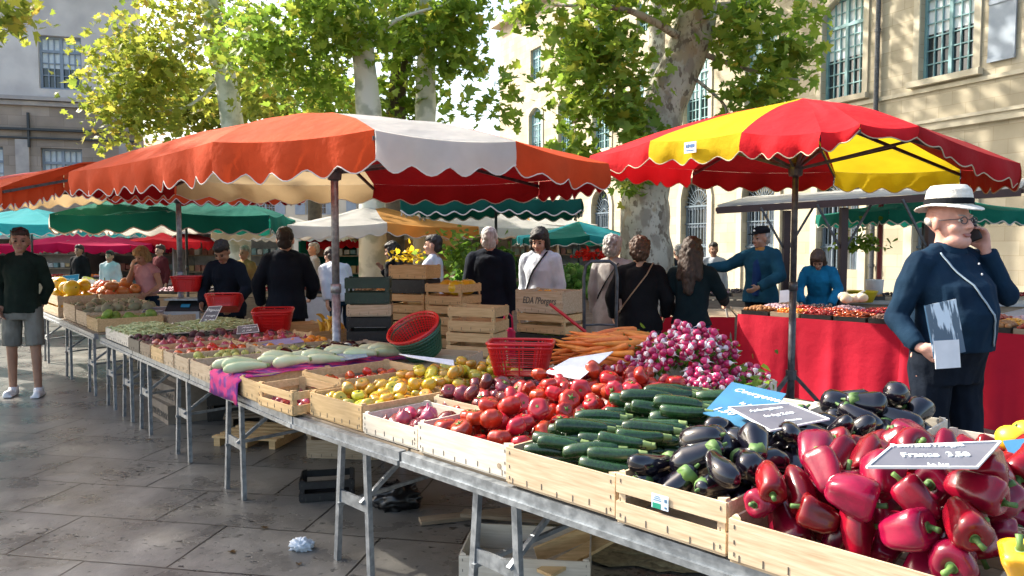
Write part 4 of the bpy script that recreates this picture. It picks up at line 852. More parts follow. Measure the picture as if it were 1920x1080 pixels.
rows = [(1.99, 1.65, 'pear', 'pear', 'pale green pear', WPALE), (2.27, 2.01, 'apl', 'apricot tomato', 'orange red tomato', WPALE), (2.62, 2.29, 'oni', 'onion', 'pink onion', WORAN), (2.95, 2.64, 'oni', 'onion', 'pink onion', WDARK), (3.34, 2.97, 'beet', 'beetroot', 'dark beetroot', BLACKP)]
for i, (a, b_, k, nm, lab, mt) in enumerate(rows):
    wh = ['nearest the dark squash', 'second from the dark squash', 'between the tomatoes and the beetroots', 'beside the beetroots', 'beside the beans'][i]
    for j, (w0, w1) in enumerate(((.02, .62), (.66, 1.3))):
        tcrate('%s crate of %ss, %s, %s row' % ('black plastic' if mt is BLACKP else 'low wooden', nm, wh, ('front', 'back')[j]), 'B', a, b_, w0, w1, .11, mt, group='low crates of onions and roots')
        kk = [k] if not (k == 'apl' and j) else ['ora', 'pum'][:1]
        pile('B', b_+.01, a-.01, w0+.01, w1-.01, TZ+.012, hump(TZ+.10+(.05 if k in ('oni', 'beet') else -.01), .06, .5, .6), kk, '%s heaped in the %s crate %s' % ('orange' if kk == ['ora'] else lab, ('front', 'back')[j], wh), '%ss in the %s crate %s' % (lab, ('front', 'back')[j], wh), 40, scr=(.8, 1.15))
BEAN = M('pale_beans', (.55, .58, .32), (.36, .42, .18), rough=.5, scale=30)
def strew(name, label, f, s0, s1, w0, w1, floor, surf, n, L, r, mt, cat, ang=None, bend=.01):
    b = MB()
    for _ in range(n):
        u, v = random.random(), random.random(); s = s0+(s1-s0)*u; w = w0+(w1-w0)*v; z = surf(u, v)+random.uniform(-.012, .008); a = random.uniform(0, 6.28) if ang is None else random.gauss(ang, .3); p = fr(f, s, w, z); d = Vector((math.cos(a), math.sin(a), random.gauss(0, .15)))*L/2
        k = Vector((0, 0, bend)); b.tube([p-d, p-d*.4+k, p+d*.4+k, p+d], [r*.5, r, r, r*.4], 5)
    P = [fr(f, s0+(s1-s0)*i/8, w0+(w1-w0)*j/8, max(floor, surf(i/8, j/8)-.014)) for j in range(9) for i in range(9)]
    b.add(P, [(j*9+i, j*9+i+1, (j+1)*9+i+1, (j+1)*9+i) for j in range(8) for i in range(8)])
    return tag(b.build(name, mt, None, True), label, cat, kind='stuff')
for j, (w0, w1) in enumerate(((.05, .62), (.66, 1.35))):
    tcrate('wide white crate of pale beans, %s' % ('at the front edge of the table' if not j else 'near the scales'), 'B', 4.35, 3.42, w0, w1, .11, WWHITE, group='crates of beans')
    strew('beans', 'pale green beans loose in the %s white crate' % ('front', 'back')[j], 'B', 3.45, 4.32, w0+.02, w1-.02, TZ+.02, hump(TZ+.10, .06), 520, .10, .006, BEAN, 'beans')
# far end of the row
tcrate('crate of romanesco heads at the far corner of the bean table', 'B', 5.5, 4.95, .10, .75, .14, WORAN); tcrate('crate of oranges beside the romanesco heads', 'B', 5.5, 4.95, .80, 1.5, .14, WPALE)
pile('B', 4.97, 5.48, .12, .74, TZ+.02, hump(TZ+.20, .10), ['cab'], 'yellow green romanesco head', 'romanesco heads', 16, scr=(.9, 1.1)); pile('B', 4.97, 5.48, .82, 1.48, TZ+.02, hump(TZ+.14, .07), ['ora', 'ytom0'], 'small orange fruit in the crate beside the romanesco', 'orange fruit beside the romanesco', 50)
tcrate('low crate of melons at the far end, nearer one', 'B', 6.2, 5.6, .12, 1.0, .16, WPALE); tcrate('low crate of melons at the far end, farther one', 'B', 7.0, 6.25, .12, 1.0, .2, WPALE)
pile('B', 5.62, 6.98, .14, .98, TZ+.05, hump(TZ+.24, .10, .8), ['mel'], 'brownish green melon on the far heap', 'melons on the far heap', 70, scr=(.85, 1.15))
tcrate('pale crate of yellow melons beyond the brown melons', 'B', 8.3, 7.1, .08, .52, .27, WPALE, 2); tcrate('pale crate of orange pumpkins beyond the melons', 'B', 8.3, 7.1, .56, 1.1, .27, WPALE, 2)
pile('B', 7.12, 8.28, .10, .52, TZ+.05, hump(TZ+.42, .08), ['lem'], 'bright yellow melon at the far end of the table', 'yellow melons at the far end', 26, scr=(.9, 1.15)); pile('B', 7.12, 8.28, .56, 1.08, TZ+.05, hump(TZ+.40, .08), ['pum'], 'orange pink pumpkin at the far end of the table', 'pumpkins at the far end', 40, scr=(.8, 1.1))
print('PRODUCE', NP[0])
# ================================================================ boards, baskets, stall gear
def onh(px, py, h): r = ray(px, py); k = (h-HC)/r.z; return r*k+Vector((0, 0, HC))
SLATEB = M('slate_board', (.13, .14, .17), (.09, .10, .13), rough=.5, scale=12); BLUEB = M('blue_board', (.05, .20, .36), (.04, .16, .30), rough=.5, scale=10); GREYB = M('grey_board', (.15, .155, .19), (.11, .115, .15), rough=.45, scale=9)
CHALK = M('chalk', (.85, .88, .88), (.7, .75, .76), rough=.9, scale=60)
def board(label, pts, mt, lines=(), rim=True, name='price_board', ink=None, size=.03, cat='price sign', th=.004, group=None):
    """pts: four corners in space, in the order top left, top right, bottom right, bottom left as the writing is read"""
    P = [Vector(p) for p in pts]; c = sum(P, Vector())/4; x = ((P[1]-P[0])+(P[2]-P[3])).normalized(); y = ((P[0]-P[3])+(P[1]-P[2])); y = (y-x*y.dot(x)).normalized(); z = x.cross(y)
    w = ((P[1]-P[0]).length+(P[2]-P[3]).length)/2; h = ((P[0]-P[3]).length+(P[1]-P[2]).length)/2; root = thing(name, label, cat, c, 0, group)
    root.matrix_world = Matrix.Translation(c) @ Matrix((x, y, z)).transposed().to_4x4()
    Q = [Vector(((p-c).dot(x), (p-c).dot(y), 0)) for p in P]
    b = MB(); b.prism([q-Vector((0, 0, th)) for q in Q], (0, 0, th)); b.build('panel', mt, root)
    if rim:
        b = MB()
        for a, d in zip(Q, Q[1:]+Q[:1]): b.bar(a, d, .005, .006)
        b.build('edging', WHITEP, root)
    n = len(lines)
    for i, ln in enumerate(lines):
        t, dx, sz = ln if isinstance(ln, tuple) else (ln, 0, size)
        text(t, sz, root, ink or CHALK, (dx*w, h*(.5-(i+.75)/(n+.5)), .0015), (0, 0, random.uniform(-.04, .04)), sx=1)
    return root
board('sky blue board with chalk writing standing among the courgettes', [onh(1372, 716, 1.01), onh(1474, 738, .99), onh(1420, 812, .91), onh(1318, 774, .94)], BLUEB, [('Courgettes', .0, .048), ('le kg', .05, .034), ('1.50', -.1, .055)], rim=False)
board('dark grey price board with a white edge lying flat on the aubergines', [onh(1366, 764, .975), onh(1480, 757, .98), onh(1555, 786, .97), onh(1445, 808, .96)], GREYB, [('Aubergines', 0, .034), ('le kg 2.00', 0, .034), ('France', 0, .026)])
board('grey price board with a white edge lying on the red peppers', [onh(1672, 836, 1.08), onh(1876, 829, 1.08), onh(1832, 876, 1.06), onh(1625, 877, 1.06)], GREYB, [('Poivrons rouges', .05, .03), ('France  3.50', 0, .036), ('le kg', -.1, .028)])
board('light blue card at the right edge beside the yellow melons', [onh(1880, 832, .95), onh(1960, 812, 1.0), onh(1990, 860, .93), onh(1910, 880, .90)], BLUEB, [], rim=False)
board('white paper card leaning on the tomato heap before the carrots', [onh(1068, 672, 1.0), onh(1150, 658, 1.04), onh(1086, 712, .94), onh(1020, 698, .95)], WHITEP, [], rim=False)
board('long white paper sheet lying on the yellow tomatoes under the tilted basket', [onh(748, 662, .97), onh(850, 676, .93), onh(852, 684, .92), onh(766, 670, .95)], WHITEP, [], rim=False)
board('black price board standing on the onions before the scales', [at(392, 576, 7.6), at(416, 573, 7.6), at(399, 611, 7.4), at(372, 608, 7.4)], SLATEB, [('Oignon', 0, .045), ('rouge', 0, .04), ('2.80', 0, .06)])
board('small black price board lying before the big red basket', [at(446, 612, 6.9), at(482, 608, 6.9), at(486, 622, 6.7), at(444, 626, 6.7)], SLATEB, [('France', 0, .05), ('1.10', 0, .05)])
board('blue grey price board flat on the beans', [at(272, 578, 8.8), at(318, 574, 8.8), at(312, 590, 8.5), at(262, 592, 8.5)], SLATEB, [('Haricots', 0, .05)])
board('small blue board behind the yellow melons at the far end', [at(118, 518, 13.6), at(148, 514, 13.6), at(146, 530, 13.4), at(112, 532, 13.4)], BLUEB, [('Melons', 0, .06)])
board('pale plastic sheet on the small red tomatoes', [onh(632, 664, .86), onh(680, 655, .87), onh(690, 668, .85), onh(640, 676, .84)], M('clear_blue_plastic', (.30, .38, .50), (.2, .26, .38), rough=.2, scale=20), [], rim=False)
board('blue and white sticker sheet between the pink cloth and the onions', [at(480, 640, 6.3), at(560, 632, 6.3), at(570, 640, 6.1), at(500, 650, 6.1)], M('violet_paper', (.30, .28, .5), rough=.7), [], rim=False)
# label on the aubergine crate, knot on the tomato crate
stk = thing('crate_label', 'small white and blue label with a green block stuck on the aubergine crate', 'label', fr('A', .80, .0355, TZ+.113), RA)
b = MB(); b.box((0, 0, 0), (.062, .0012, .046)); b.build('paper', M('pale_blue_paper', (.55, .68, .82), (.66, .74, .84), rough=.7, scale=60), stk)
b = MB(); b.box((-.012, -.0012, -.014), (.03, .001, .017)); b.build('green_block', M('label_green', (.01, .32, .20), rough=.6), stk)
b = MB()
for i in range(3): b.box((-.01, -.0012, .004+i*.006), (.03-.006*i, .001, .0018))
b.box((.021, -.0012, .008), (.009, .001, .01)); b.box((.021, -.0012, -.014), (.008, .001, .006)); b.build('print', M('label_ink', (.08, .18, .30), rough=.6), stk)
kn = MB(); kn.lathe([(.011, 0), (.010, .0012), (.006, .0008), (.003, .0016), (.001, .0012)], (0, 0, 0), 14); ko = kn.build('wood_knot', WDARK); ko.location = fr('A', 1.585, .0885, TZ+.05); ko.rotation_euler = (R(90), 0, RA); tag(ko, 'round brown knot in the front board of the tomato crate', 'knot')
REDP = M('red_plastic', (.62, .012, .012), (.5, .01, .012), rough=.35, coat=.2); GREENP = M('green_plastic', (.015, .11, .05), (.01, .08, .04), rough=.4, coat=.2); YELP = M('yellow_plastic', (.80, .60, .02), rough=.4)
def basket(label, loc, rot, L, Wd, H, mt, taper=.78, round_=False, nv=None, name='basket', handle=False, group=None, rimmat=None, inner=True):
    root = thing(name, label, 'basket', loc, 0, group); root.rotation_euler = rot
    def pt(t, z):       # t runs round the rim 0..1
        k = taper+(1-taper)*z/H
        if round_: return Vector((L/2*k*math.cos(2*math.pi*t), Wd/2*k*math.sin(2*math.pi*t), z))
        a = 2*math.pi*t; c, s = math.cos(a), math.sin(a); e = .32
        return Vector((L/2*k*math.copysign(abs(c)**e, c), Wd/2*k*math.copysign(abs(s)**e, s), z))
    n = nv or 44; b = MB()
    for i in range(n): t = i/n; b.bar(pt(t, 0), pt(t, H), .010 if L > .3 else .007, .004)
    for z in np.linspace(.03, H-.03, 6): b.tube([pt(i/48, z) for i in range(49)], .0035, 5)
    b.build('side_lattice', mt, root)
    b = MB(); b.tube([pt(i/48, H) for i in range(49)], .009, 6); b.tube([pt(i/48, H-.022) for i in range(49)], .006, 6); b.build('rim', rimmat or mt, root)
    b = MB(); b.loft([[pt(i/32, .0) for i in range(32)], [pt(i/32, .006) for i in range(32)]]); b.build('bottom', mt, root)
    b = MB(); b.loft([[pt(i/40, z)*.985+Vector((0, 0, z*.015)) for i in range(40)] for z in (.005, H*.33, H*.66, H-.03)], False)
    b.build('inner_wall', mt, root, True) if inner else None; return root
basket('bright red plastic basket standing behind the dark tomatoes', at(977, 700, 4.35), (0, 0, -.1), .385, .27, .185, REDP, nv=56, inner=False)
def bb(px, py, d): return at(px, py, d)
basket('deep red basket at the back of the table beyond the pink cloth', bb(513, 620, 7.1), (R(6), 0, .2), .37, .28, .20, REDP)
basket('red basket tipped towards the woman in the navy jacket', bb(420, 580, 7.9), (R(-25), 0, .25), .37, .26, .13, REDP)
basket('red basket with white print sitting on the scales', bb(354, 546, 8.6), (0, 0, .05), .34, .26, .17, REDP)
tb = basket('round green basket tilted on the yellow tomatoes with a red one nested in it', bb(797, 660, 5.25), (R(24), R(-20), 0), .37, .37, .19, GREENP, .68, True)
rb2 = basket('round red basket nested inside the tilted green basket', bb(797, 660, 5.25)+Vector((-.030, -.030, .065)), (R(24), R(-20), 0), .375, .375, .14, REDP, .72, True, inner=False)
# kitchen scales with a display
sc_ = thing('market_scales', 'grey and black market scales with a blue display on the table', 'scales', at(352, 596, 8.6), 0)
b = MB(); b.prism([(-.2, -.16, 0), (.2, -.16, 0), (.2, .16, 0), (-.2, .16, 0)], (0, 0, .09)); b.build('body', M('grey_casing', (.42, .44, .46), rough=.4), sc_)
b = MB(); b.prism([(-.19, -.165, .09), (-.19, -.05, .20), (-.19, .12, .20), (-.19, .15, .09)], (.38, 0, 0)); b.build('top_housing', BLACKP, sc_)
b = MB(); b.box((.03, -.12, .15), (.10, .006, .045), (R(-44), 0, 0)); b.build('display', M('display_blue', (.03, .25, .42), rough=.2), sc_)
b = MB(); b.box((0, .03, .22), (.42, .32, .02)); b.build('tray', STEEL, sc_)
# yellow and white bag on the far melons
b = MB(); b.prism([(-.15, 0, 0), (.23, 0, -.02), (.20, 0, .10), (-.02, 0, .24), (-.15, 0, .27)], (0, .12, 0)); bg_ = b.build('carrier_bag', M('yellow_white_bag', (.90, .78, .06), (.85, .85, .80), rough=.5, scale=7, lo=.45, hi=.55)); bg_.location = at(170, 548, 12.6); tag(bg_, 'yellow and white carrier bag on the far melons', 'bag')
bg_.modifiers.new('soften', 'BEVEL').width = .02
# ---------------- stacks of crates behind the table
GRNC = M('dark_green_plastic', (.018, .05, .035), (.012, .035, .026), rough=.45)
def stack(px, d, rz, items, L=.42, Wd=.32, up=0):
    p = at(px, 460, d); z = 0
    if up: items = [(WPALE, up, 2, 'lowest crate on the paving, '+items[0][3].split(' ', 2)[-1], N0)]+items
    for i, (mt, H, sl, lab, (k, fill, flab)) in enumerate(items):
        crate(lab, (p.x+random.uniform(-.01, .01), d+random.uniform(-.01, .01), z+.001), rz+random.gauss(0, .03), L, Wd, H, mt, sl, group='crates stacked behind the table', gap=.035, name='plastic_crate' if mt in (BLACKP, GRNC) else 'wooden_crate')
        if k:
            for q in range(fill):
                a = random.uniform(-L/2+.05, L/2-.05); c = random.uniform(-Wd/2+.05, Wd/2-.05); v = Matrix.Rotation(rz, 2) @ Vector((a, c)); inst(k, flab, flab+'s', (p.x+v.x, d+v.y, z+H-.03), (random.uniform(-.3, .3), random.uniform(-.3, .3), random.uniform(0, 6)), .9)
        z += H+.008
    return z
N0 = (None, 0, '')
stack(692, 6.5, .05, [(BLACKP, .2, 2, 'black crate at the floor of the stack right of the umbrella pole', N0), (BLACKP, .2, 2, 'second black crate up, right of the umbrella pole', N0), (BLACKP, .21, 2, 'black crate with dark bottles, third up right of the umbrella pole', N0), (BLACKP, .21, 2, 'black crate just under the thin wooden one right of the pole', N0), (WPALE, .10, 1, 'thin wooden tray between black and green crates', N0), (GRNC, .22, 2, 'dark green plastic crate on top of the stack right of the umbrella pole', N0)], .38, .3, .13)
stack(776, 7.3, -.35, [(WPALE, .2, 2, 'wooden crate at the floor of the tall stack', N0), (WORAN, .17, 2, 'second wooden crate of the tall stack behind the tilted basket', N0), (WORAN, .17, 2, 'third wooden crate of the tall stack behind the tilted basket', N0), (WORAN, .17, 2, 'fourth crate of the tall stack, of apricots', N0), (WORAN, .18, 2, 'fifth crate of the tall stack, brim full of apricots', ('ora', 14, 'apricot in the tall stack')), (BLACKP, .13, 1, 'black crate below the topmost wooden one of the tall stack', N0), (WORAN, .13, 1, 'golden crate topmost of the tall stack beside the man in the white shirt', N0)], .40, .34, .2)
stack(850, 7.0, -.5, [(WPALE, .2, 2, 'floor crate in front of the grey haired man', N0), (WORAN, .18, 2, 'second crate in front of the grey haired man', N0), (WORAN, .2, 2, 'third crate of the stack left of the grey haired man', N0), (WORAN, .18, 2, 'golden crate second from the top left of the grey haired man', N0), (WORAN, .19, 2, 'golden crate of bananas on top, left of the grey haired man', ('lem', 4, 'yellow fruit in the crate left of the grey haired man'))], .40, .36, .25)
stack(895, 6.1, -.42, [(WPALE, .2, 2, 'floor crate behind the bright red basket', N0), (WPALE, .2, 2, 'second crate behind the bright red basket', N0), (WORAN, .19, 2, 'empty golden crate below the coat of the grey haired man', N0), (WORAN, .2, 2, 'topmost golden crate below the coat of the grey haired man', N0)], .42, .3, .28)
stack(1032, 6.7, -.62, [(BLACKP, .2, 2, 'black crate at the floor by the hand trolley', N0), (GRNC, .2, 2, 'green crate of leaves by the hand trolley', N0), (BLACKP, .21, 2, 'black crate with green leaves under the two wooden ones', ('cab', 5, 'green head in the black crate')), (WORAN, .17, 2, 'plain wooden crate under the stencilled one', N0), (WPALE, .20, 1, 'big stencilled wooden crate at the top beside the hand trolley', ('ora', 6, 'pale fruit in the stencilled crate'))], .50, .36, .18)
p = at(1032, 460, 6.7); tx = thing('crate_stencil', 'dark stencilled letters on the big crate beside the hand trolley', 'lettering', (p.x, 6.7, 1.112), -.62); t_ = text('EDA l\'Porgers', .085, tx, STAPLE, (-.0, -.186, 0), (R(90), 0, 0), sx=.72)
for (px, py, dd, rz, lab, H) in ((845, 655, 5.35, -.3, 'low crate of green leaves behind the tilted basket', .14), (790, 690, 5.1, -.2, 'white tray tucked under the tilted green basket', .08), (600, 632, 6.9, .9, 'golden crate of bananas behind the pale courgettes', .13), (690, 668, 5.9, -.7, 'pale crate at the back left of the tilted basket', .13), (905, 692, 4.9, -.6, 'empty white tray between yellow tomatoes and red basket', .09), (560, 600, 7.4, .6, 'golden crate behind the deep red basket', .14), (470, 606, 7.6, .5, 'wooden crate of potatoes beside the deep red basket', .12)):
    q = at(px, py, dd); crate(lab, (q.x, q.y, TZ+.004 if dd > 5 else TZ+.01), rz, .40, .28, H+ (q.z-TZ if q.z > TZ else 0)*0, WORAN if 'golden' in lab else WPALE, 1, group='loose crates at the back of the table')
BANM = M('banana_skin', (.78, .50, .05), (.6, .36, .04), rough=.5, rand=.1)
bn = MB(); bn.tube([(.09*math.cos(a), .09*math.sin(a), 0) for a in np.linspace(-.9, .9, 9)], [.004, .010, .015, .017, .018, .017, .015, .010, .005], 8)
KIND['ban'] = ('banana', 'banana', [('banana', bn.mesh('banana', BANM, True))], [(0, .03)], 0)
q = at(600, 632, 6.9)
for i in range(14): inst('ban', 'ripe banana in the golden crate behind the pale courgettes', 'bananas in the golden crate', (q.x+random.uniform(-.12, .12), q.y+random.uniform(-.09, .09), TZ+.13+random.uniform(0, .06)), (R(90)+random.gauss(0, .3), random.gauss(0, .4), random.uniform(-.8, .8)), 1.0)
q = at(470, 606, 7.6)
for i in range(16): inst('mel', 'brown potato in the crate beside the deep red basket', 'potatoes beside the deep red basket', (q.x+random.uniform(-.15, .15), q.y+random.uniform(-.1, .1), TZ+.10+random.uniform(0, .04)), (i, i*2, 0), .5)
# hand trolley
ht = thing('hand_trolley', 'dark hand trolley with a looped handle in front of the two older women', 'trolley', at(1125, 640, 5.6), 0); ht.location.z = 0
b = MB(); zt = at(1125, 490, 5.6).z; b.tube([(-.11, 0, .15), (-.125, 0, zt-.12), (-.11, 0, zt-.03), (-.07, 0, zt), (.07, 0, zt), (.11, 0, zt-.03), (.125, 0, zt-.12), (.11, 0, .15)], .013, 8); b.build('frame', DSTEEL, ht, True)
b = MB()
for z in (.3, .7, 1.0): b = MB(); b.tube([(-.115, 0, z), (0, .04, z), (.115, 0, z)], .009, 6); b.build('crossbar', DSTEEL, ht)
b = MB(); b.box((0, -.12, .03), (.28, .24, .01)); b.build('toe_plate', DSTEEL, ht)
for s in (-1, 1): b = MB(); b.tube([(s*.15, .05, .11), (s*.19, .05, .11)], .11, 18); b.build('wheel', BLACKP, ht)
b = MB(); b.tube([(-.11, -.02, .95), (-.38, .0, 1.16)], .012, 8); b.build('red_handle_bar', REDP, ht)
# pink carrier bag
b = MB(); b.loft([b.ring((0, 0, z), rx, ry, 16) for z, rx, ry in ((0, .10, .06), (.04, .13, .08), (.2, .12, .07), (.3, .09, .05), (.36, .05, .03))]); b.tube([(-.05, 0, .34), (-.04, 0, .5), (.0, 0, .55), (.04, 0, .5), (.05, 0, .34)], .012, 6); o = b.build('carrier_bag', M('hot_pink_plastic', (.70, .01, .14), (.5, .01, .1), rough=.35), None, True); o.location = (at(953, 600, 7.3).x, 7.3, .50); o.scale = (.9, .9, .8); tag(o, 'hot pink carrier bag hanging between the grey haired man and the stencilled crate', 'bag')
# ================================================================ the red counter
REDCL = M('red_tablecloth', (.48, .006, .03), (.40, .005, .025), rough=.75, scale=2, bump=.5, bscale=3, bdist=.04, spec=.25)
C_ = [onh(1238, 588, .86), onh(1383, 590, .84), onh(1690, 612, .84), onh(1950, 632, .84)]
rc_ = thing('market_counter', 'long counter skirted with crimson cloth behind the man in the hat', 'counter', (0, 0, 0), 0)
def skirt(a, b_, zt, n=70):
    m = MB(); side = (b_-a); nn = Vector((side.y, -side.x, 0)).normalized(); rows = []
    for j in range(9):
        v = j/8
        for i in range(n+1):
            u = i/n; p = a.lerp(b_, u); f_ = (.015+.075*v)*(noise.noise((u*side.length*1.6, v*.5, 3))+.35*math.sin(u*side.length*7+noise.noise((u*5, 0, 0))*4)); rows.append(Vector((p.x, p.y, zt*(1-v)+.01))+nn*(f_+.03*v))
    m.add(rows, [(j*(n+1)+i, j*(n+1)+i+1, (j+1)*(n+1)+i+1, (j+1)*(n+1)+i) for j in range(8) for i in range(n)]); return m
for a, c in ((C_[1], C_[2]), (C_[2], C_[3])): skirt(a, c, .84).build('cloth_skirt', REDCL, rc_, True)
sk = MB(); sk = skirt(C_[0]+Vector((0, .15, 0)), C_[1]+Vector((-.03, .0, 0)), .80, 30); sk.build('cloth_skirt', REDCL, rc_, True)
dpt = Vector((.25, 1.15, 0)); b = MB(); b.prism([(p.x, p.y, .80) for p in (C_[1]+Vector((.05, .05, 0)), C_[2]+Vector((0, .04, 0)), C_[3]+Vector((0, .04, 0)), C_[3]+dpt, C_[2]+dpt, C_[1]+dpt)], (0, 0, .035)); b.build('counter_top', WDARK, rc_)
b = MB(); b.prism([(p.x, p.y, .78) for p in (C_[0]+Vector((0, .2, 0)), C_[1]+Vector((0, .06, 0)), C_[1]+dpt, C_[0]+dpt)], (0, 0, .03)); b.build('side_top', WDARK, rc_)
cord = MB(); cq = onh(1366, 560, 1.0); cord.tube([at(1366, 560, 8.3), at(1360, 575, 8.25), at(1368, 610, 8.2), at(1374, 680, 8.15), at(1366, 740, 8.1)], .012, 6); tag(cord.build('hanging_strap', M('grey_strap', (.25, .24, .22)), None, True), 'grey strap hanging down the left corner of the red counter', 'strap')
GOODS = [('dried red chillies', CHIM, .018, .09), ('orange dried fruit', ORAM, .018, .05), ('purple shallots', GARM, .02, .045), ('red cherry tomatoes', TOMR, .02, .03), ('pink garlic bulbs', M('garlic_skin', (.55, .38, .42), (.4, .25, .3), rough=.6), .022, .04), ('red peppers', PEPM, .022, .06), ('brown onions', M('brown_onion', (.42, .20, .07), (.3, .13, .05), rough=.5), .024, .04), ('dark olives and prunes', M('dark_fruit', (.05, .03, .04), rough=.4), .018, .03)]
def tray(label, c, rz, L, Wd, gi, n=70, zb=.84, group='trays on the red counter'):
    nm, mt, r, l_ = GOODS[gi]; t = thing('produce_tray', label, 'tray', (c.x, c.y, zb), rz, group)
    b = MB()
    for s in (-1, 1): b.box((0, s*Wd/2, .025), (L, .01, .05)); b.box((s*L/2, 0, .025), (.01, Wd, .05))
    b.box((0, 0, .004), (L, Wd, .006)); b.build('frame', WDARK if gi % 2 else BLACKP, t)
    b = MB()
    for i in range(n):
        x, y = random.uniform(-L/2+.02, L/2-.02), random.uniform(-Wd/2+.02, Wd/2-.02); z = .05+.03*(1-(2*x/L)**2)*(1-(2*y/Wd)**2)+random.uniform(-.006, .01)
        if l_ > .055: a = random.uniform(0, 6.28); d_ = Vector((math.cos(a), math.sin(a), random.gauss(0, .2)))*l_/2; b.tube([Vector((x, y, z))-d_, Vector((x, y, z+.006)), Vector((x, y, z))+d_], [r*.3, r*.55, r*.25], 6)
        else: b.ell((x, y, z), (r, r, r*.85), 8, 5)
    b.box((0, 0, .032), (L-.02, Wd-.02, .02)); o = b.build('contents', mt, t, True); o['kind'] = 'stuff'; return t
segs = [(C_[1], C_[2], 5), (C_[2], C_[3], 5)]; k = 0
order = [6, 1, 0, 0, 2, 4, 0, 3, 5, 0, 2, 7, 4, 3, 1, 5, 0, 2, 6, 3, 4, 0, 5, 1, 3, 0, 2, 3, 4, 5]
names = ['first', 'second', 'third', 'fourth', 'fifth']; rown = ['front', 'middle', 'back']
for si, (a, c, n) in enumerate(segs):
    L = (c-a).length/n; rz = math.atan2((c-a).y, (c-a).x); back = Vector((-(c-a).y, (c-a).x, 0)).normalized()
    for row in range(3):
        for i in range(n):
            p = a.lerp(c, (i+.5)/n)+back*(.22+.34*row); tray('tray of %s, %s from the %s, %s row' % (GOODS[order[k]][0], names[i], ('counter strap', 'bend in the red counter')[si], rown[row]), p, rz, L-.03, .31, order[k], 60); k += 1
b = MB()
for i in range(5):
    b.ell((random.uniform(-.12, .12), random.uniform(-.08, .08), .06+random.random()*.03), (.07, .05, .05), 10, 6)
b.tube([(.02, 0, .1), (.12, 0, .16)], .012, 6); o = b.build('garlic_pile', M('white_garlic', (.8, .76, .68), (.72, .62, .4), rough=.6, scale=14), None, True); o.location = at(1600, 572, 8.1); tag(o, 'white garlic braid with yellow heads on the chillies', 'garlic')
board('white price card standing before the stooping woman in blue', [at(1462, 545, 8.8), at(1482, 543, 8.8), at(1484, 566, 8.7), at(1462, 567, 8.7)], WHITEP, [], rim=False)
board('pale price board on the tomatoes right of the man in the hat', [at(1876, 588, 7.6), at(1940, 574, 7.9), at(1950, 592, 7.5), at(1880, 598, 7.4)], GREYB, [], rim=False)
# counters farther back on the right
bc = thing('back_counter', 'grey back counter with fruit crates behind the red counter', 'counter', (0, 0, 0), 0)
q0 = at(1530, 500, 10.3); q1 = at(1990, 500, 9.6); b = MB(); b.prism([(q0.x, q0.y, .80), (q1.x, q1.y, .80), (q1.x, q1.y+.9, .80), (q0.x, q0.y+.9, .80)], (0, 0, .04)); b.build('counter_top', M('grey_sheet', (.45, .45, .44), rough=.6), bc)
b = MB(); b.prism([(q0.x, q0.y+.03, .0), (q1.x, q1.y+.03, .0), (q1.x, q1.y+.09, .0), (q0.x, q0.y+.09, .0)], (0, 0, .795)); b.build('front_panel', WDARK, bc)
for i, (px, nm, gi) in enumerate(((1560, 'left of the brown post', 1), (1620, 'behind the yellow tub', 6), (1672, 'beside the white bucket', 7), (1880, 'right of the man on the phone', 1), (1925, 'at the right edge', 3))):
    q = at(px, 500, 10.5); tray('tray of %s on the back counter %s' % (GOODS[gi][0], nm), q, -.05, .42, .4, gi, 60, zb=.842, group='trays on the back counter')
b = MB(); b.lathe([(.13, 0), (.19, .14), (.20, .15), (.185, .15), (.12, .02), (.001, .015)], (0, 0, 0), 20); o = b.build('plastic_tub', YELP, None, True); o.location = at(1617, 545, 10.0); o.location.z = .84; tag(o, 'bright yellow plastic tub on the back counter', 'tub')
b = MB(); b.lathe([(.10, 0), (.12, .26), (.125, .27), (.11, .27), (.09, .02), (.001, .015)], (0, 0, 0), 18); o = b.build('bucket', WHITEP, None, True); o.location = at(1641, 500, 10.6); o.location.z = .845; tag(o, 'white bucket beside the red striped post', 'bucket')
b = MB(); q = at(1650, 460, 11.2); b.tube([(q.x, q.y, 0), (q.x, q.y, 2.3)], .035, 10); tag(b.build('market_post', M('dull_red_paint', (.26, .03, .035), rough=.5)), 'dull red post between brown post and the man in the hat', 'post')
greens('potted herb with bright green leaves beside the brown post', at(1612, 470, 10.7), 160, .09, (.16, .1, .16), name='potted_herb', cat='plant')
b = MB(); n_ = 14
for i in range(n_): b.box((-.5+i/(n_-1), 0, .4), (.04, .02, .78), m=i % 2)
sb_ = b.build('striped_panel', [REDC, WHIC]); sb_.location = at(1895, 520, 8.9); sb_.location.z = 0; tag(sb_, 'red and cream striped panel behind the right end of the red counter', 'panel')
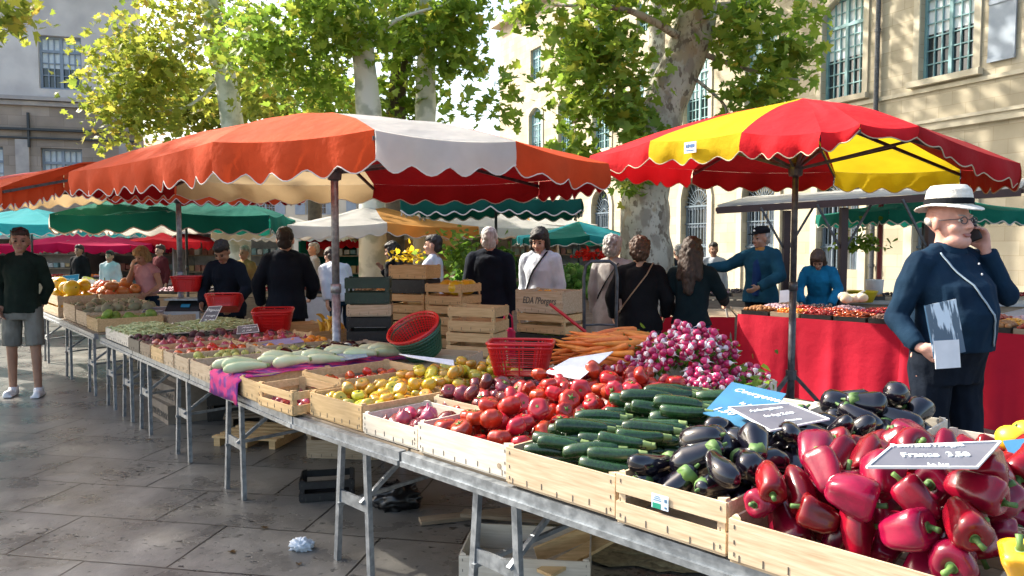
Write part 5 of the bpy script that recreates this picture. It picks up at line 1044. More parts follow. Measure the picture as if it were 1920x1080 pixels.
# ================================================================ far stalls
GT = M('grey_tarpaulin', (.42, .42, .42), (.3, .3, .3), rough=.6)
def far_stall(label, px0, px1, d, gi, top=.8, panel=None, crates=6, group='far stalls'):
    a, c = at(px0, 460, d), at(px1, 460, d); t = thing('far_stall', label, 'stall', ((a.x+c.x)/2, d, 0), 0, group); L = abs(c.x-a.x)
    b = MB(); b.box((0, 0, top-.02), (L, .9, .04)); b.build('table_top', WPALE, t); b = MB(); b.box((0, -.44, top/2-.02), (L-.02, .02, top-.06)); b.build('front_panel', panel or WDARK, t)
    for s in (-1, 1):
        for w in (-.38, .38): b = MB(); b.box((s*(L/2-.05), w, top/2-.02), (.04, .04, top-.04)); b.build('leg', DSTEEL, t)
    n = crates
    for i in range(n):
        g = GOODS[(gi+i*3) % len(GOODS)]; x = -L/2+L*(i+.5)/n; tray('%s tray from the left, %s, %s' % (['first', 'second', 'third', 'fourth', 'fifth', 'sixth'][i], g[0].split(' and ')[0], label), Vector((t.location.x+x, d-.05, 0)), 0, L/n-.03, .7, (gi+i*3) % len(GOODS), 60, zb=top+.002, group='trays on the far stalls')
    return t
far_stall('far table under the teal umbrella', 240, 520, 12.3, 1, .82, crates=5); far_stall('far table under the magenta umbrella', 90, 220, 17, 3, .85, crates=4); far_stall('far table under the white umbrella', 560, 740, 11.8, 5, .86, WHITEP, crates=5); far_stall('far table below the arches', 1060, 1170, 12.5, 1, .85, crates=4); far_stall('far table behind the women', 1240, 1400, 11.3, 6, .85, crates=4)
far_stall('far table left of the grey haired man', 760, 905, 10.5, 2, .8, crates=4)
LEAFG = leaf_mat('salad_leaf', (.06, .15, .02), (.22, .42, .08), (.45, .60, .18))
lc = MB()
LK = [leaves('head', np.stack([rng.normal(size=70)*.07, rng.normal(size=70)*.07, np.abs(rng.normal(size=70))*.05], 1), rng.normal(size=(70, 3))+[0, 0, .6], .11, mt, None, True, vals=rng.uniform(lo, hi, 70)) for mt, lo, hi in ((LEAFG, .4, 1), (LEAFG, 0, .5), (LEAFG, .1, .7))]
for o in LK: bpy.data.objects.remove if 0 else None
LKM = [o.data for o in LK]
for o in LK: bpy.data.objects.remove(o)
vt = thing('vegetable_stand', 'raised stand for salads and herbs behind the grey haired man', 'stand', (at(985, 460, 10.2).x, 10.6, 0), 0)
b = MB(); b.prism([(-1.1, -.4, .0), (-1.1, .5, 0), (-1.1, .5, 1.15), (-1.1, -.4, .85)], (2.5, 0, 0)); b.build('stand_body', WDARK, vt)
for i in range(46):
    px = random.uniform(850, 1135); v = random.random(); d = 10.1+.85*v; g = 1 if px < 1000 else 0; q = at(px, 460, d); z = .90+.32*v+random.uniform(0, .10)+(.12 if px < 960 else 0)
    o = bpy.data.objects.new('salad_head', LKM[g if random.random() < .8 else 2]); COL.objects.link(o); o.location = (q.x, d, z); o.rotation_euler = (-.3, 0, random.uniform(0, 6)); o.scale = (1.1,)*3
    tag(o, 'dark green leafy bunch beside the grey haired man' if g else 'pale green salad head behind the woman in white', 'salad', 'dark bunches on the stand' if g else 'salad heads on the stand')
greens('bunch of red tulips standing above the hand trolley', at(1105, 482, 9.6), 70, .08, (.07, .05, .04), leaf_mat('red_petal', (.6, .02, .01), (.7, .03, .015), (.75, .06, .02)), 'flower_bunch', 'flowers')
greens('yellow flowers beside the man in the white shirt', at(765, 490, 9.8), 70, .07, (.12, .08, .09), leaf_mat('yellow_petal', (.6, .42, .02), (.75, .5, .03), (.3, .4, .05)), 'flower_bunch', 'flowers')
greens('green shrub of herbs left of the grey haired man', at(872, 500, 9.4), 260, .10, (.2, .12, .2), LEAF, 'potted_shrub', 'plant')
# parked van-like white stall back, grey tarpaulin boxes closing the view under the umbrellas
def booth(label, px, d, w, h, mt, open_=True):
    q = at(px, 460, d); t = thing('market_booth', label, 'booth', (q.x, d, 0), 0, 'booths at the far side of the square'); b = MB()
    b.box((0, .6, h/2), (w, .04, h)); b.box((-w/2, 0, h/2), (.04, 1.2, h)); b.box((w/2, 0, h/2), (.04, 1.2, h)); b.build('canvas_walls', mt, t)
    b = MB(); b.prism([(-w/2-.1, -.7, h-.12), (-w/2-.1, .7, h+.1), (-w/2-.1, .7, h+.14), (-w/2-.1, -.7, h-.08)], (w+.2, 0, 0)); b.build('roof', mt, t)
    for k in range(3):
        b = MB(); b.box((0, .3, .5+k*.42), (w-.1, .4, .03)); o = b.build('shelf', WDARK, t)
        b = MB()
        for i in range(int(w/.16)): b.box((-w/2+.12+i*.16, .28+random.uniform(-.05, .05), .515+k*.42+.08), (.12, .2, .1+.1*random.random()), m=random.randrange(4))
        b.build('goods', [M('goods_a', (.6, .42, .2)), M('goods_b', (.7, .66, .6)), M('goods_c', (.45, .2, .15)), M('goods_d', (.25, .4, .4))], t)['kind'] = 'stuff'
booth('brown booth with shelves far behind the man in the dark sweater', 110, 22, 3.2, 1.9, M('brown_canvas', (.42, .36, .30))); booth('grey booth with shelves behind the woman in the navy jacket', 440, 19, 2.6, 2.0, GT); booth('green booth behind the bending person in white', 660, 18, 2.2, 2.0, GREC); booth('yellow lit booth left of the grey haired man', 800, 20, 2.8, 2.1, CREC); booth('stone coloured booth right of the woman in white', 1050, 20, 2.6, 1.9, GT); booth('dark booth behind the woman in pink', 270, 20, 2.6, 1.9, M('dark_canvas', (.20, .20, .19)))
booth('pale grey booth between the green umbrella and the woman in white', 955, 19, 2.4, 2.0, M('pale_canvas', (.5, .48, .44)))
# ================================================================ under and around the near table
def carton(label, loc, rz, L, Wd, H, mt, txt=None):
    t = thing('cardboard_carton', label, 'carton', loc, rz, 'cartons under the table'); b = MB(); b.box((0, 0, H/2), (L, Wd, H)); b.build('box_body', mt, t)
    b = MB(); b.box((0, -Wd/2-.002, H*.5), (.07, .003, .03)); b.build('hand_hole', BLACKP, t)
    b = MB(); b.box((0, 0, H+.003), (L+.004, Wd/2-.01, .004)); b.build('lid_flap', mt, t)
    if txt: text(txt, H*.5, t, STAPLE, (0, -Wd/2-.0022, H*.42), (R(90), R(180), 0), shear=0, sx=.9)
CARD = M('grey_cardboard', (.30, .25, .20), (.22, .18, .14), rough=.85, scale=10)
q = onh(285, 795, 0)+Vector((.12, .32, 0))
carton('bottom carton of the stencilled stack under the table', q, RB, .62, .4, .17, CARD, 'ORANGETERRAND'); carton('middle carton of the stencilled stack, set back a little', q+Vector((.05, .0, .172)), RB+.05, .60, .4, .16, CARD, 'CHANGTERRAND'); carton('top carton of the stencilled stack under the table', q+Vector((.12, .05, .335)), RB-.03, .56, .4, .17, CARD, 'MONTERRAND')
def pallet(label, loc, rz, sc=1, tilt=0, mt=WORAN):
    t = thing('wooden_pallet', label, 'pallet', loc, rz, 'pallets under the table'); t.rotation_euler = (tilt, 0, rz)
    for i in range(5): b = MB(); b.box((0, (-.3+i*.15)*sc, .075), (.75*sc, .09*sc, .016)); b.build('slat', mt, t)
    for s in (-1, 0, 1): b = MB(); b.box((s*.32*sc, 0, .034), (.07*sc, .68*sc, .064)); b.build('runner', mt, t)
pallet('small golden pallet lying in the shade under the table', onh(470, 840, 0)+Vector((.0, .25, .0)), -.2, .75); pallet('grey pallet lying behind the golden one', onh(430, 812, 0)+Vector((.1, .6, 0)), .3, .9, mt=WDARK); pallet('dark pallet under the stencilled cartons', onh(270, 800, 0)+Vector((.3, .9, 0)), RB, 1, mt=WDARK)
pallet('old pallet behind the black crates under the table', onh(640, 880, 0)+Vector((.4, 1.0, 0)), -.5, 1, mt=WDARK)
crate('upturned pale crate on the paving at the bottom edge', onh(960, 1075, 0)+Vector((.08, .05, 0)), -.12, .62, .42, .14, WWHITE, 1); 
b = MB(); b.bar((0, 0, 0), (.52, .12, .17), .02, .075); tag(b.build('loose_board', WORAN, None, loc=onh(1005, 1040, .05)), 'golden board leaning across the crate on the paving', 'board')
b = MB(); b.bar((0, 0, 0), (.34, .34, .03), .09, .016); tag(b.build('loose_board', WORAN, None, loc=onh(1020, 1075, .10)), 'board lying in the crate on the paving, nearer the bottom edge', 'board')
crate('wooden crate lying flat under the peppers', onh(1090, 1010, 0)+Vector((.35, .35, 0)), .35, .6, .4, .15, WPALE, 2)
crate('black crate on the paving behind the trestle leg', onh(600, 940, 0)+Vector((.02, .12, 0)), .2, .34, .26, .13, BLACKP, 2, name='plastic_crate'); crate('pale crate on the paving behind the black one', onh(610, 890, 0)+Vector((.05, .55, 0)), -.1, .55, .36, .3, WPALE, 2)
crate('dark crate with bottles beside the cartons', onh(370, 800, 0)+Vector((.15, .4, 0)), .4, .42, .32, .25, BLACKP, 2, name='plastic_crate')
crate('aged crate on its side far under the yellow tomatoes', onh(690, 830, 0)+Vector((.2, .5, 0)), .5, .55, .38, .3, WDARK, 2); crate('pale crate far under the white onion crate', onh(800, 850, 0)+Vector((.2, .6, 0)), -.3, .55, .38, .22, WPALE, 2); crate('aged crate under the pink cloth', onh(500, 800, 0)+Vector((.15, .6, 0)), .1, .55, .38, .3, WDARK, 2)
for i, (x, y, a) in enumerate(((-.1, 4.35, .3), (.15, 4.2, -.2))): b = MB(); b.box((0, 0, .012), (.9, .09, .02)); tag(b.build('loose_board', WDARK, None, loc=(x, y, .002+.022*i)), ('long aged board on the paving far under the table', 'second aged board lying across the long one far under the table')[i], 'board').rotation_euler.z = a
def lump(name, label, cat, loc, r, mt, amp=.3, f_=9):
    b = MB(); b.ell((0, 0, r[2]*.8), r, 40, 26, fn=lambda v, t, a: v*(1+amp*noise.noise(v*f_*.35)+amp*.5*abs(noise.noise(v*f_)))); return tag(b.build(name, mt, None, True, loc), label, cat)
lump('refuse_bag', 'crumpled black refuse bag on the paving under the table', 'bag', onh(740, 950, 0), (.15, .12, .08), M('black_bag_plastic', (.012, .012, .013), rough=.3), .4)
lump('crumpled_paper', 'crumpled white paper on the paving beside the trestle leg', 'litter', onh(566, 1030, 0), (.055, .04, .03), M('crumpled_white', (.62, .68, .75), (.5, .56, .62), rough=.6), .6, 14)
BRLEAF = leaf_mat('dry_leaf', (.10, .06, .03), (.16, .10, .04), (.2, .12, .05))
for i, (px, py) in enumerate(((560, 1058), (495, 992), (282, 826), (432, 1035))):
    o = leaves('fallen_leaf', np.zeros((1, 3)), np.array([[.1, .1, 1.]]), .045, BRLEAF, None, False, vals=np.array([.5])); o.location = onh(px, py, 0)+Vector((0, 0, .006)); tag(o, 'brown fallen leaf lying flat on the paving', 'leaf', 'fallen leaves on the paving')
b = MB(); b.tube([onh(830, 935, .01)+Vector((.2, .3, 0)), onh(960, 960, .01)+Vector((.2, .3, 0)), onh(1110, 1020, .01)+Vector((.2, .1, 0)), onh(1220, 1060, .01)+Vector((.3, 0, 0)), onh(1400, 1090, .01)+Vector((.9, .2, 0))], .011, 8); tag(b.build('power_cable', BLACKP, None, True), 'black cable running across the paving under the table', 'cable')
lump('sawdust', 'pale yellow sawdust spread on the paving under the peppers', 'sawdust', onh(1180, 1040, 0)+Vector((.35, .3, 0)), (.7, .5, .012), M('sawdust_grain', (.36, .30, .17), (.2, .16, .09), rough=.95, scale=40), .3)
# ================================================================ people
SKIN = M('skin', (.52, .30, .21), (.44, .24, .165), rough=.5, scale=10, spec=.35); SKINP = M('pink_skin', (.62, .34, .27), (.52, .26, .20), rough=.5, scale=10, spec=.35); SKIND = M('tanned_skin', (.36, .20, .13), (.29, .155, .10), rough=.5, scale=10)
LIP = M('lips', (.36, .12, .10), rough=.5); EYEW = M('eye_white', (.6, .58, .55), rough=.3); EYED = M('iris', (.03, .022, .018), rough=.2)
def fabric(name, c, c2=None): return M(name, c, c2 or tuple(x*.6 for x in c), rough=.9, scale=5, bump=.45, bscale=9, bdist=.03, spec=.15)
def hairm(name, c): return M(name, c, tuple(x*.5 for x in c), rough=.6, scale=14, stretch=(3, 3, .6), bump=.6, bscale=40, bdist=.01)
class Body(MB):
    """collects closed shapes; weights: 1 moves with the leaning upper body, 0 stays, None blends at the waist; head shapes also turn with the head"""
    def __init__(s): super().__init__(); s.w = []; s.h = []
    def mark(s, w, h=0): s.w += [w]*(len(s.v)-len(s.w)); s.h += [h]*(len(s.v)-len(s.h)); return s
    def cap(s, a, ra, b, rb, n=12):
        a = Vector(a); b = Vector(b); d = (b-a); L = max(d.length, 1e-4); d.normalize(); P = []; Q = []
        for t in (-.99, -.8, -.45, 0): P.append(a+d*(ra*t)); Q.append(ra*math.sqrt(1-t*t))
        for t in (0, .45, .8, .99): P.append(b+d*(rb*t)); Q.append(rb*math.sqrt(1-t*t))
        s.tube(P, Q, n); return s
    def frust(s, a, ra, b, rb, n=14): s.tube([a, b], [ra, rb], n); return s
    def rings(s, L, n=22):
        s.loft([[Vector((x+rx*math.cos(2*math.pi*j/n), y+ry*math.sin(2*math.pi*j/n)*(1.0), z)) for j in range(n)] for (x, y, z, rx, ry) in L]); return s
def fuse(name, B, vox, mt, root, P, wr=0, smooth=3, wf=10):
    k = P['k']; lean = R(P.get('lean', 0)); side = R(P.get('side', 0)); yaw, pitch = P.get('head', (0, 0)); H = Matrix.Translation((0, 0, 1.50)) @ Matrix.Rotation(R(yaw), 4, 'Z') @ Matrix.Rotation(R(pitch), 4, 'X') @ Matrix.Translation((0, 0, -1.50)); piv = Vector((0, -.02, .95))
    out = []
    for v, w, h in zip(B.v, B.w, B.h):
        v = Vector(v)
        if h: v = Vector((v.x*1.08, v.y*1.06, (v.z-1.62)*1.07+1.60)); v = H @ v
        if w is None: q = max(0, min(1, (v.z-.86)/.24)); w = q*q*(3-2*q)
        if lean or side: v = Matrix.Rotation(side*w, 3, 'Y') @ (Matrix.Rotation(-lean*w, 3, 'X') @ (v-piv))+piv
        out.append(v*k)
    me = bpy.data.meshes.new(name); me.from_pydata(out, [], B.f); o = bpy.data.objects.new(name, me)
    bm = bmesh.new(); bm.from_mesh(me); bmesh.ops.recalc_face_normals(bm, faces=bm.faces); bm.to_mesh(me); bm.free()
    m = o.modifiers.new('r', 'REMESH'); m.mode = 'VOXEL'; m.voxel_size = vox
    m = o.modifiers.new('s', 'SMOOTH'); m.factor = .6; m.iterations = smooth
    me2 = evaluated(o); COL.objects.link(o); o.modifiers.clear(); o.data = me2; bpy.data.meshes.remove(me); me2.name = name
    me2.materials.clear(); me2.materials.append(mt)
    if wr:
        cn = [(v.co.copy(), v.normal.copy()) for v in me2.vertices]; fl = []
        for c, q in cn: fl.extend(c+q*(wr*(noise.noise(Vector((c.x*wf, c.y*wf, c.z*wf*.8)))+.6*noise.noise(Vector((c.x*wf*2.3, c.y*wf*2.3, c.z*wf*1.2+9))))))
        me2.vertices.foreach_set('co', fl)
    me2.polygons.foreach_set('use_smooth', [True]*len(me2.polygons)); o.parent = root; return o
def hand(B, wr, d, n, curl=.5, s=1.0, thumb=1, thumb_in=.5):
    """five fingers: d runs along the palm, n is the palm's inner side, thumb = +1/-1 picks its side"""
    wr = Vector(wr); d = Vector(d).normalized(); n = Vector(n); n = (n-d*n.dot(d)).normalized(); x = d.cross(n)*thumb
    B.cap(wr, .024*s, wr+d*.03*s, .026*s)
    for q in (-.026, -.009, .009, .026): B.cap(wr+d*.02*s+x*q*.6*s, .014*s, wr+d*.085*s+x*q*s, .0115*s, 8)
    for i, (q, L) in enumerate(((.029, .070), (.010, .078), (-.010, .073), (-.028, .058))):
        p = wr+d*.088*s+x*q*s; L *= s; e = d
        for seg, (fr_, r0, r1) in enumerate(((.45, .0098, .009), (.31, .009, .0082), (.24, .0082, .0072))):
            a = curl*(.55+.35*seg)+.06*i; e = (d*math.cos(a)+n*math.sin(a)).normalized() if seg == 0 else (e*math.cos(curl*.75)+(n*e.dot(d)-d*e.dot(n))*math.sin(curl*.75)).normalized()
            q2 = p+e*L*fr_; B.cap(p, r0*s, q2, r1*s, 8); p = q2
    t0 = wr+d*.03*s+x*.026*s; t1 = t0+(d*.55+x*.75*(1-thumb_in*.4)+n*thumb_in*.6).normalized()*.042*s; t2 = t1+(d*.85+x*.15+n*thumb_in*.6).normalized()*.032*s
    B.cap(t0, .0135*s, t1, .0115*s, 8); B.cap(t1, .011*s, t2, .0088*s, 8)
J0 = dict(sR=(.162, 0, 1.395), eR=(.212, -.03, 1.125), wR=(.225, .03, .885), sL=(-.162, 0, 1.395), eL=(-.212, -.03, 1.125), wL=(-.225, .03, .885),
          hR=(.09, 0, .92), kR=(.10, .015, .50), aR=(.105, -.03, .085), hL=(-.09, 0, .92), kL=(-.10, .015, .50), aL=(-.105, -.03, .085))
def person(label, px, d, rz, h, **P):
    x = gx(px, d); root = thing('person', label, 'person', (x, d, 0), R(rz)); k = h/1.75; P['k'] = k; vox = P.get('vox', .011)
    J = {a: Vector(b) for a, b in {**J0, **P.get('J', {})}.items()}; bk = P.get('bulk', 1.0); by = P.get('belly', 0); skin = P.get('skin', SKIN); fem = P.get('fem', 0)
    ak = 1+(bk-1)*.45
    # ---- body
    B = Body()
    tr = [(0, 0, .84, .13, .095), (0, 0, .93, .165+.012*fem, .115), (0, by*.25, 1.05, .140-.012*fem, .100+by*.5), (0, by*.35, 1.16, .138-.01*fem, .098+by*.6), (0, .008+by*.15, 1.29, .158-.01*fem, .108+by*.3), (0, 0, 1.37, .150-.012*fem, .098), (0, -.005, 1.43, .105, .078), (0, -.008, 1.475, .058, .056)]
    tr = [(a, b, c, e*bk, f*bk) for a, b, c, e, f in tr]; B.rings(tr).mark(None)
    for s, q in (('R', 1), ('L', -1)):
        B.cap(J['s'+s], .050*ak, J['e'+s], .037*ak); B.cap((q*.03, -.01, 1.475), .036*ak, J['s'+s]+Vector((-q*.02, 0, .005)), .046*ak); B.cap(J['e'+s], .037*ak, J['w'+s], .026); B.cap(J['e'+s].lerp(J['w'+s], .25), .040*ak, J['e'+s].lerp(J['w'+s], .5), .033*ak); 
        dr = (J['w'+s]-J['e'+s]).normalized(); hd = P.get('h'+s, (dr, Vector((-q, .2, 0)), .5)); hand(B, J['w'+s], hd[0], hd[1], hd[2], 1.0, thumb=hd[3] if len(hd) > 3 else q, thumb_in=hd[4] if len(hd) > 4 else .4); B.mark(1)
        B.cap(J['h'+s], .085*bk, J['k'+s], .055*bk); B.cap(J['h'+s].lerp(J['k'+s], .2), .085*bk, J['h'+s].lerp(J['k'+s], .5), .072*bk); B.cap(J['k'+s], .053*bk, J['a'+s], .036); B.cap(J['k'+s].lerp(J['a'+s], .15)+Vector((0, -.015, 0)), .05*bk, J['k'+s].lerp(J['a'+s], .45)+Vector((0, -.01, 0)), .046*bk)
        a = J['a'+s]; B.cap(a+Vector((0, -.03, -.04)), .034, a+Vector((q*.02, .13, -.055)), .028); B.mark(0)
    B.cap((0, -.012, 1.43), .058*min(bk, 1.3), (0, .004, 1.545), .052*min(bk, 1.25)); B.mark(1, 0)
    fw = P.get('face', 1.0)
    B.ell((0, -.010, 1.655), (.075*fw, .095, .095), 20, 12); B.ell((0, .022, 1.590), (.061*fw, .073, .068), 18, 10); B.ell((0, .070, 1.545), (.03*fw, .024, .024), 12, 8)
    B.ell((.034*fw, .062, 1.597), (.028*fw, .028, .026), 12, 8); B.ell((-.034*fw, .062, 1.597), (.028*fw, .028, .026), 12, 8)
    B.cap((0, .090, 1.640), .008, (0, .112, 1.602), .0125); B.cap((-.034, .079, 1.650), .012, (.034, .079, 1.650), .012); B.cap((-.014, .100, 1.598), .008, (.014, .100, 1.598), .008)
    for q in (1, -1): B.ell((q*.077*fw, -.006, 1.615), (.011, .021, .032), 12, 8)
    if P.get('jowl'): B.ell((0, .045, 1.535), (.062*fw, .055, .04), 16, 10)
    B.mark(1, 1); fuse('body', B, vox, skin, root, P)
    def part(nm, fn, mt, w=1, hh=1, v=None, wr=0, sm=2, wf=10): b = Body(); fn(b); b.mark(w, hh); return fuse(nm, b, v or vox, mt, root, P, wr, sm, wf)
    if P.get('facing', 1):
        for q in (1, -1): part('eye', lambda b: b.ell((q*.031, .081, 1.630), (.0125, .0115, .0085), 10, 8), EYED if d > 5 else EYEW, v=.0035)
        if d < 5 or P.get('close'):
            for q in (1, -1): part('iris', lambda b: b.ell((q*.031+.003, .0905, 1.629), (.0055, .004, .0055), 8, 6), EYED, v=.0025)
        def lips(b): b.cap((-.019, .093, 1.566), .0055, (.019, .093, 1.566), .0055); b.cap((-.012, .0955, 1.559), .0055, (.012, .0955, 1.559), .0055)
        part('mouth', lips, LIP, v=.004)
        for q in (1, -1): part('eyebrow', lambda b: b.cap((q*.018, .0915, 1.652), .004, (q*.048, .082, 1.655), .0035), P.get('hairmat'), v=.003)
    # ---- clothes
    T = P['top']; tm = T['m']; sl = T.get('sleeve', 1.0); e_ = T.get('e', .014); hem = T.get('hem', .86)
    B = Body(); t2 = [(a, b, c, g+e_, f+e_) for a, b, c, g, f in tr if c >= max(hem+.04, .92) and c < 1.45]; hx = .172*bk+e_+T.get('flare', 0); t2 = [(0, by*.15, hem, hx, (.118+by*.3)*bk+e_+T.get('flare', 0)*.7)]+t2+[(0, -.006, 1.46, .078*ak+e_*.5, .064*ak+e_*.5)]
    B.rings(t2).mark(None if hem > .7 else None)
    for s, q in (('R', 1), ('L', -1)):
        S, E, W_ = J['s'+s], J['e'+s], J['w'+s]; B.cap((q*.035, -.01, 1.462), .038*ak+e_*.6, S+Vector((-q*.02, 0, .003)), .047*ak+e_)
        if sl >= .5: B.cap(S, .051*ak+e_, E, .040*ak+e_*.9); f_ = (sl-.5)*2; B.frust(E, .040*ak+e_*.9, E.lerp(W_, f_*.98), (.040*(1-f_)+.029*f_)*ak**.5+e_*.8)
        else: B.cap(S, .052*ak+e_, S, .052*ak+e_); B.frust(S, .052*ak+e_, S.lerp(E, sl*2), .046*ak+e_+.004)
    B.mark(1)
    if T.get('hood'): B.ell((0, -.085, 1.455), (.105, .055, .055), 16, 10); B.cap((-.07, -.04, 1.475), .03, (.07, -.04, 1.475), .03); B.mark(1)
    fuse('top' if not T.get('name') else T['name'], B, vox, tm, root, P, T.get('wr', .010), 2)
    if T.get('collar'):
        part('collar', lambda b: b.rings([(0, -.004, 1.445, .085*bk, .078*bk), (0, -.006, 1.50, .068*min(bk, 1.3), .068*min(bk, 1.25)), ]), T['collar'], hh=0)
    Bm = P['bottom']; kd = Bm['kind']; bm_ = Bm['m']; B = Body(); e2 = Bm.get('e', .014)
    if kd in ('trousers', 'shorts'):
        B.rings([(0, by*.1, .80, (.15)*bk+e2, .10*bk+e2), (0, by*.1, .90, .163*bk+e2, .112*bk+e2), (0, by*.2, .99, .152*bk+e2, .108*bk+by*.3+e2)]).mark(0)
        for s, q in (('R', 1), ('L', -1)):
            Hh, K, A = J['h'+s], J['k'+s], J['a'+s]
            B.cap(Hh+Vector((0, 0, -.02)), .080*bk+e2, Hh.lerp(K, .4), .072*bk+e2)
            if kd == 'shorts': B.frust(Hh.lerp(K, .3), .074*bk+e2, Hh.lerp(K, .93), .068*bk+e2+.004)
            else: B.cap(Hh.lerp(K, .3), .074*bk+e2, K, .056*bk+e2); B.frust(K, .059*bk+e2, A+Vector((0, 0, -.01)), .048*bk**.5+e2)
        B.mark(0)
    else: B.rings([(0, 0, .99, .15*bk, .115*bk), (0, 0, .90, .18*bk, .13*bk), (0, 0, .70, .20*bk, .16*bk), (0, 0, Bm.get('z', .5), .22*bk, .18*bk)]).mark(0)
    fuse({'trousers': 'trousers', 'shorts': 'shorts'}.get(kd, 'skirt'), B, vox, bm_, root, P, .010, 2)
    B = Body(); 
    for s, q in (('R', 1), ('L', -1)): a = J['a'+s]; B.cap(a+Vector((0, -.045, -.045)), .042, a+Vector((q*.02, .135, -.05)), .037); B.cap(a+Vector((0, -.02, -.01)), .046, a+Vector((0, .02, -.03)), .044); B.box(a+Vector((q*.01, .045, -.07)), (.085, .25, .02))
    B.mark(0); fuse('shoes', B, min(vox, .009), P.get('shoes', BLACKP), root, P, 0, 2)
    # ---- hair
    hs = P.get('hair', 'short'); hm = P.get('hairmat')
    def hr(b):
        if hs == 'short': b.ell((0, -.024, 1.672), (.081*fw, .092, .092), 20, 12); b.ell((0, .015, 1.705), (.07*fw, .075, .052), 16, 10); b.ell((0, -.055, 1.60), (.068*fw, .055, .06), 16, 10)
        elif hs == 'thin': b.ell((0, -.04, 1.655), (.081*fw, .075, .078), 20, 12); b.ell((0, -.055, 1.60), (.072*fw, .055, .055), 16, 10)
        elif hs == 'fringe': b.ell((0, -.050, 1.632), (.0755*fw, .046, .034), 18, 10)
        elif hs == 'curly':
            b.ell((0, -.03, 1.675), (.095, .10, .10), 20, 12); b.ell((0, -.06, 1.62), (.088, .075, .085), 18, 10); b.ell((0, .02, 1.71), (.08, .075, .05), 16, 10)
        elif hs == 'bob':
            b.ell((0, -.022, 1.675), (.092, .100, .098), 20, 12); b.ell((0, .02, 1.71), (.082, .08, .048), 16, 10)
            for q in (1, -1): b.cap((q*.072, .0, 1.66), .03, (q*.078, .012, 1.56), .03)
            b.cap((0, -.075, 1.64), .06, (0, -.08, 1.55), .055)
            b.cap((-.05, .075, 1.69), .02, (.05, .075, 1.69), .02)
        elif hs == 'long':
            b.ell((0, -.022, 1.675), (.087, .098, .095), 20, 12); b.ell((0, .015, 1.71), (.078, .078, .048), 16, 10)
            b.cap((0, -.06, 1.66), .075, (0, -.105, 1.42), .07); b.cap((-.05, -.06, 1.62), .05, (-.08, -.08, 1.40), .04); b.cap((.05, -.06, 1.62), .05, (.08, -.08, 1.40), .04); b.cap((0, -.10, 1.42), .07, (0, -.125, 1.28), .045)
            for q in (1, -1): b.cap((q*.072, .0, 1.66), .024, (q*.075, .01, 1.50), .026)
        elif hs == 'tied': b.ell((0, -.022, 1.668), (.083, .096, .094), 20, 12); b.ell((0, .015, 1.70), (.074, .078, .052), 16, 10); b.ell((0, -.12, 1.66), (.035, .035, .035), 12, 8)
    if hs != 'none': part('hair', hr, hm, v=min(vox, .009), wr=.015 if hs == 'curly' else .009, sm=1, wf=38 if hs == 'curly' else 30)
    P['J'] = J; P['root'] = root; return root, P, part, J
def xf(P, v, w=1, h=0):      # where a point of the upright figure ends up
    k = P['k']; v = Vector(v); yaw, pitch = P.get('head', (0, 0))
    if h: v = Vector((v.x*1.08, v.y*1.06, (v.z-1.62)*1.07+1.60)); v = Matrix.Translation((0, 0, 1.50)) @ Matrix.Rotation(R(yaw), 4, 'Z') @ Matrix.Rotation(R(pitch), 4, 'X') @ Matrix.Translation((0, 0, -1.50)) @ v
    piv = Vector((0, -.02, .95)); v = Matrix.Rotation(-R(P.get('lean', 0))*w, 3, 'X') @ (v-piv)+piv; return v*k
from mathutils.bvhtree import BVHTree
def strap(P, pts, mt, r=.012, nm='bag_strap'):
    # laid on the clothes: every point is carried to the surface of the top, from the front or the back
    me = next(o for o in P['root'].children if o.name.split('.')[0] in ('top', 'jacket', 'coat', 'hooded_jacket')).data
    bv = BVHTree.FromPolygons([v.co.copy() for v in me.vertices], [tuple(p.vertices) for p in me.polygons]); Q = []
    pts = [Vector(p) for p in pts]; m = 5; fine = [pts[i].lerp(pts[i+1], j/m) for i in range(len(pts)-1) for j in range(m)]+[pts[-1]]
    for p in fine:
        q = xf(P, p); sg = 1 if p.y >= 0 else -1; hit = bv.ray_cast(Vector((q.x, sg*1.0, q.z)), Vector((0, -sg, 0)))
        Q.append(hit[0]+Vector((0, sg*.006, .004)) if hit[0] is not None else q)
    b = MB(); b.tube(Q, r*P['k'], 8, squash=.5); o = b.build(nm, mt, P['root'], True); return o
HB = hairm('black_hair', (.02, .015, .013)); HBR = hairm('brown_hair', (.10, .05, .03)); HBL = hairm('blond_hair', (.45, .28, .12)); HG = hairm('grey_hair', (.42, .40, .37)); HW = hairm('white_hair', (.62, .60, .58)); HDB = hairm('dark_brown_hair', (.05, .028, .02))
NAVY = fabric('navy_cloth', (.006, .024, .050), (.004, .015, .034)); DNAVY = fabric('dark_navy_cloth', (.008, .013, .024)); BLK = fabric('black_cloth', (.010, .011, .014)); DGRN = fabric('dark_green_knit', (.012, .022, .016)); GSH = fabric('grey_chino', (.19, .19, .165)); WHT = fabric('white_cloth', (.60, .63, .68), (.48, .52, .58)); BEIGE = fabric('beige_cloth', (.33, .32, .31), (.24, .22, .21)); PINKC = fabric('pink_cloth', (.62, .36, .40), (.45, .22, .26)); JEAN = fabric('blue_denim', (.03, .07, .14)); BLUEV = fabric('bright_blue_cloth', (.012, .19, .38)); PETR = fabric('petrol_jacket', (.01, .06, .10)); OLIV = fabric('ochre_cloth', (.34, .25, .10)); WSH = M('white_trainers', (.72, .74, .76), rough=.5); PATT = M('speckled_skirt', (.10, .10, .11), (.012, .012, .014), rough=.9, scale=70, lo=.5, hi=.6); GREY = fabric('grey_cloth', (.30, .32, .34)); MAROON = fabric('maroon_cloth', (.12, .02, .025))
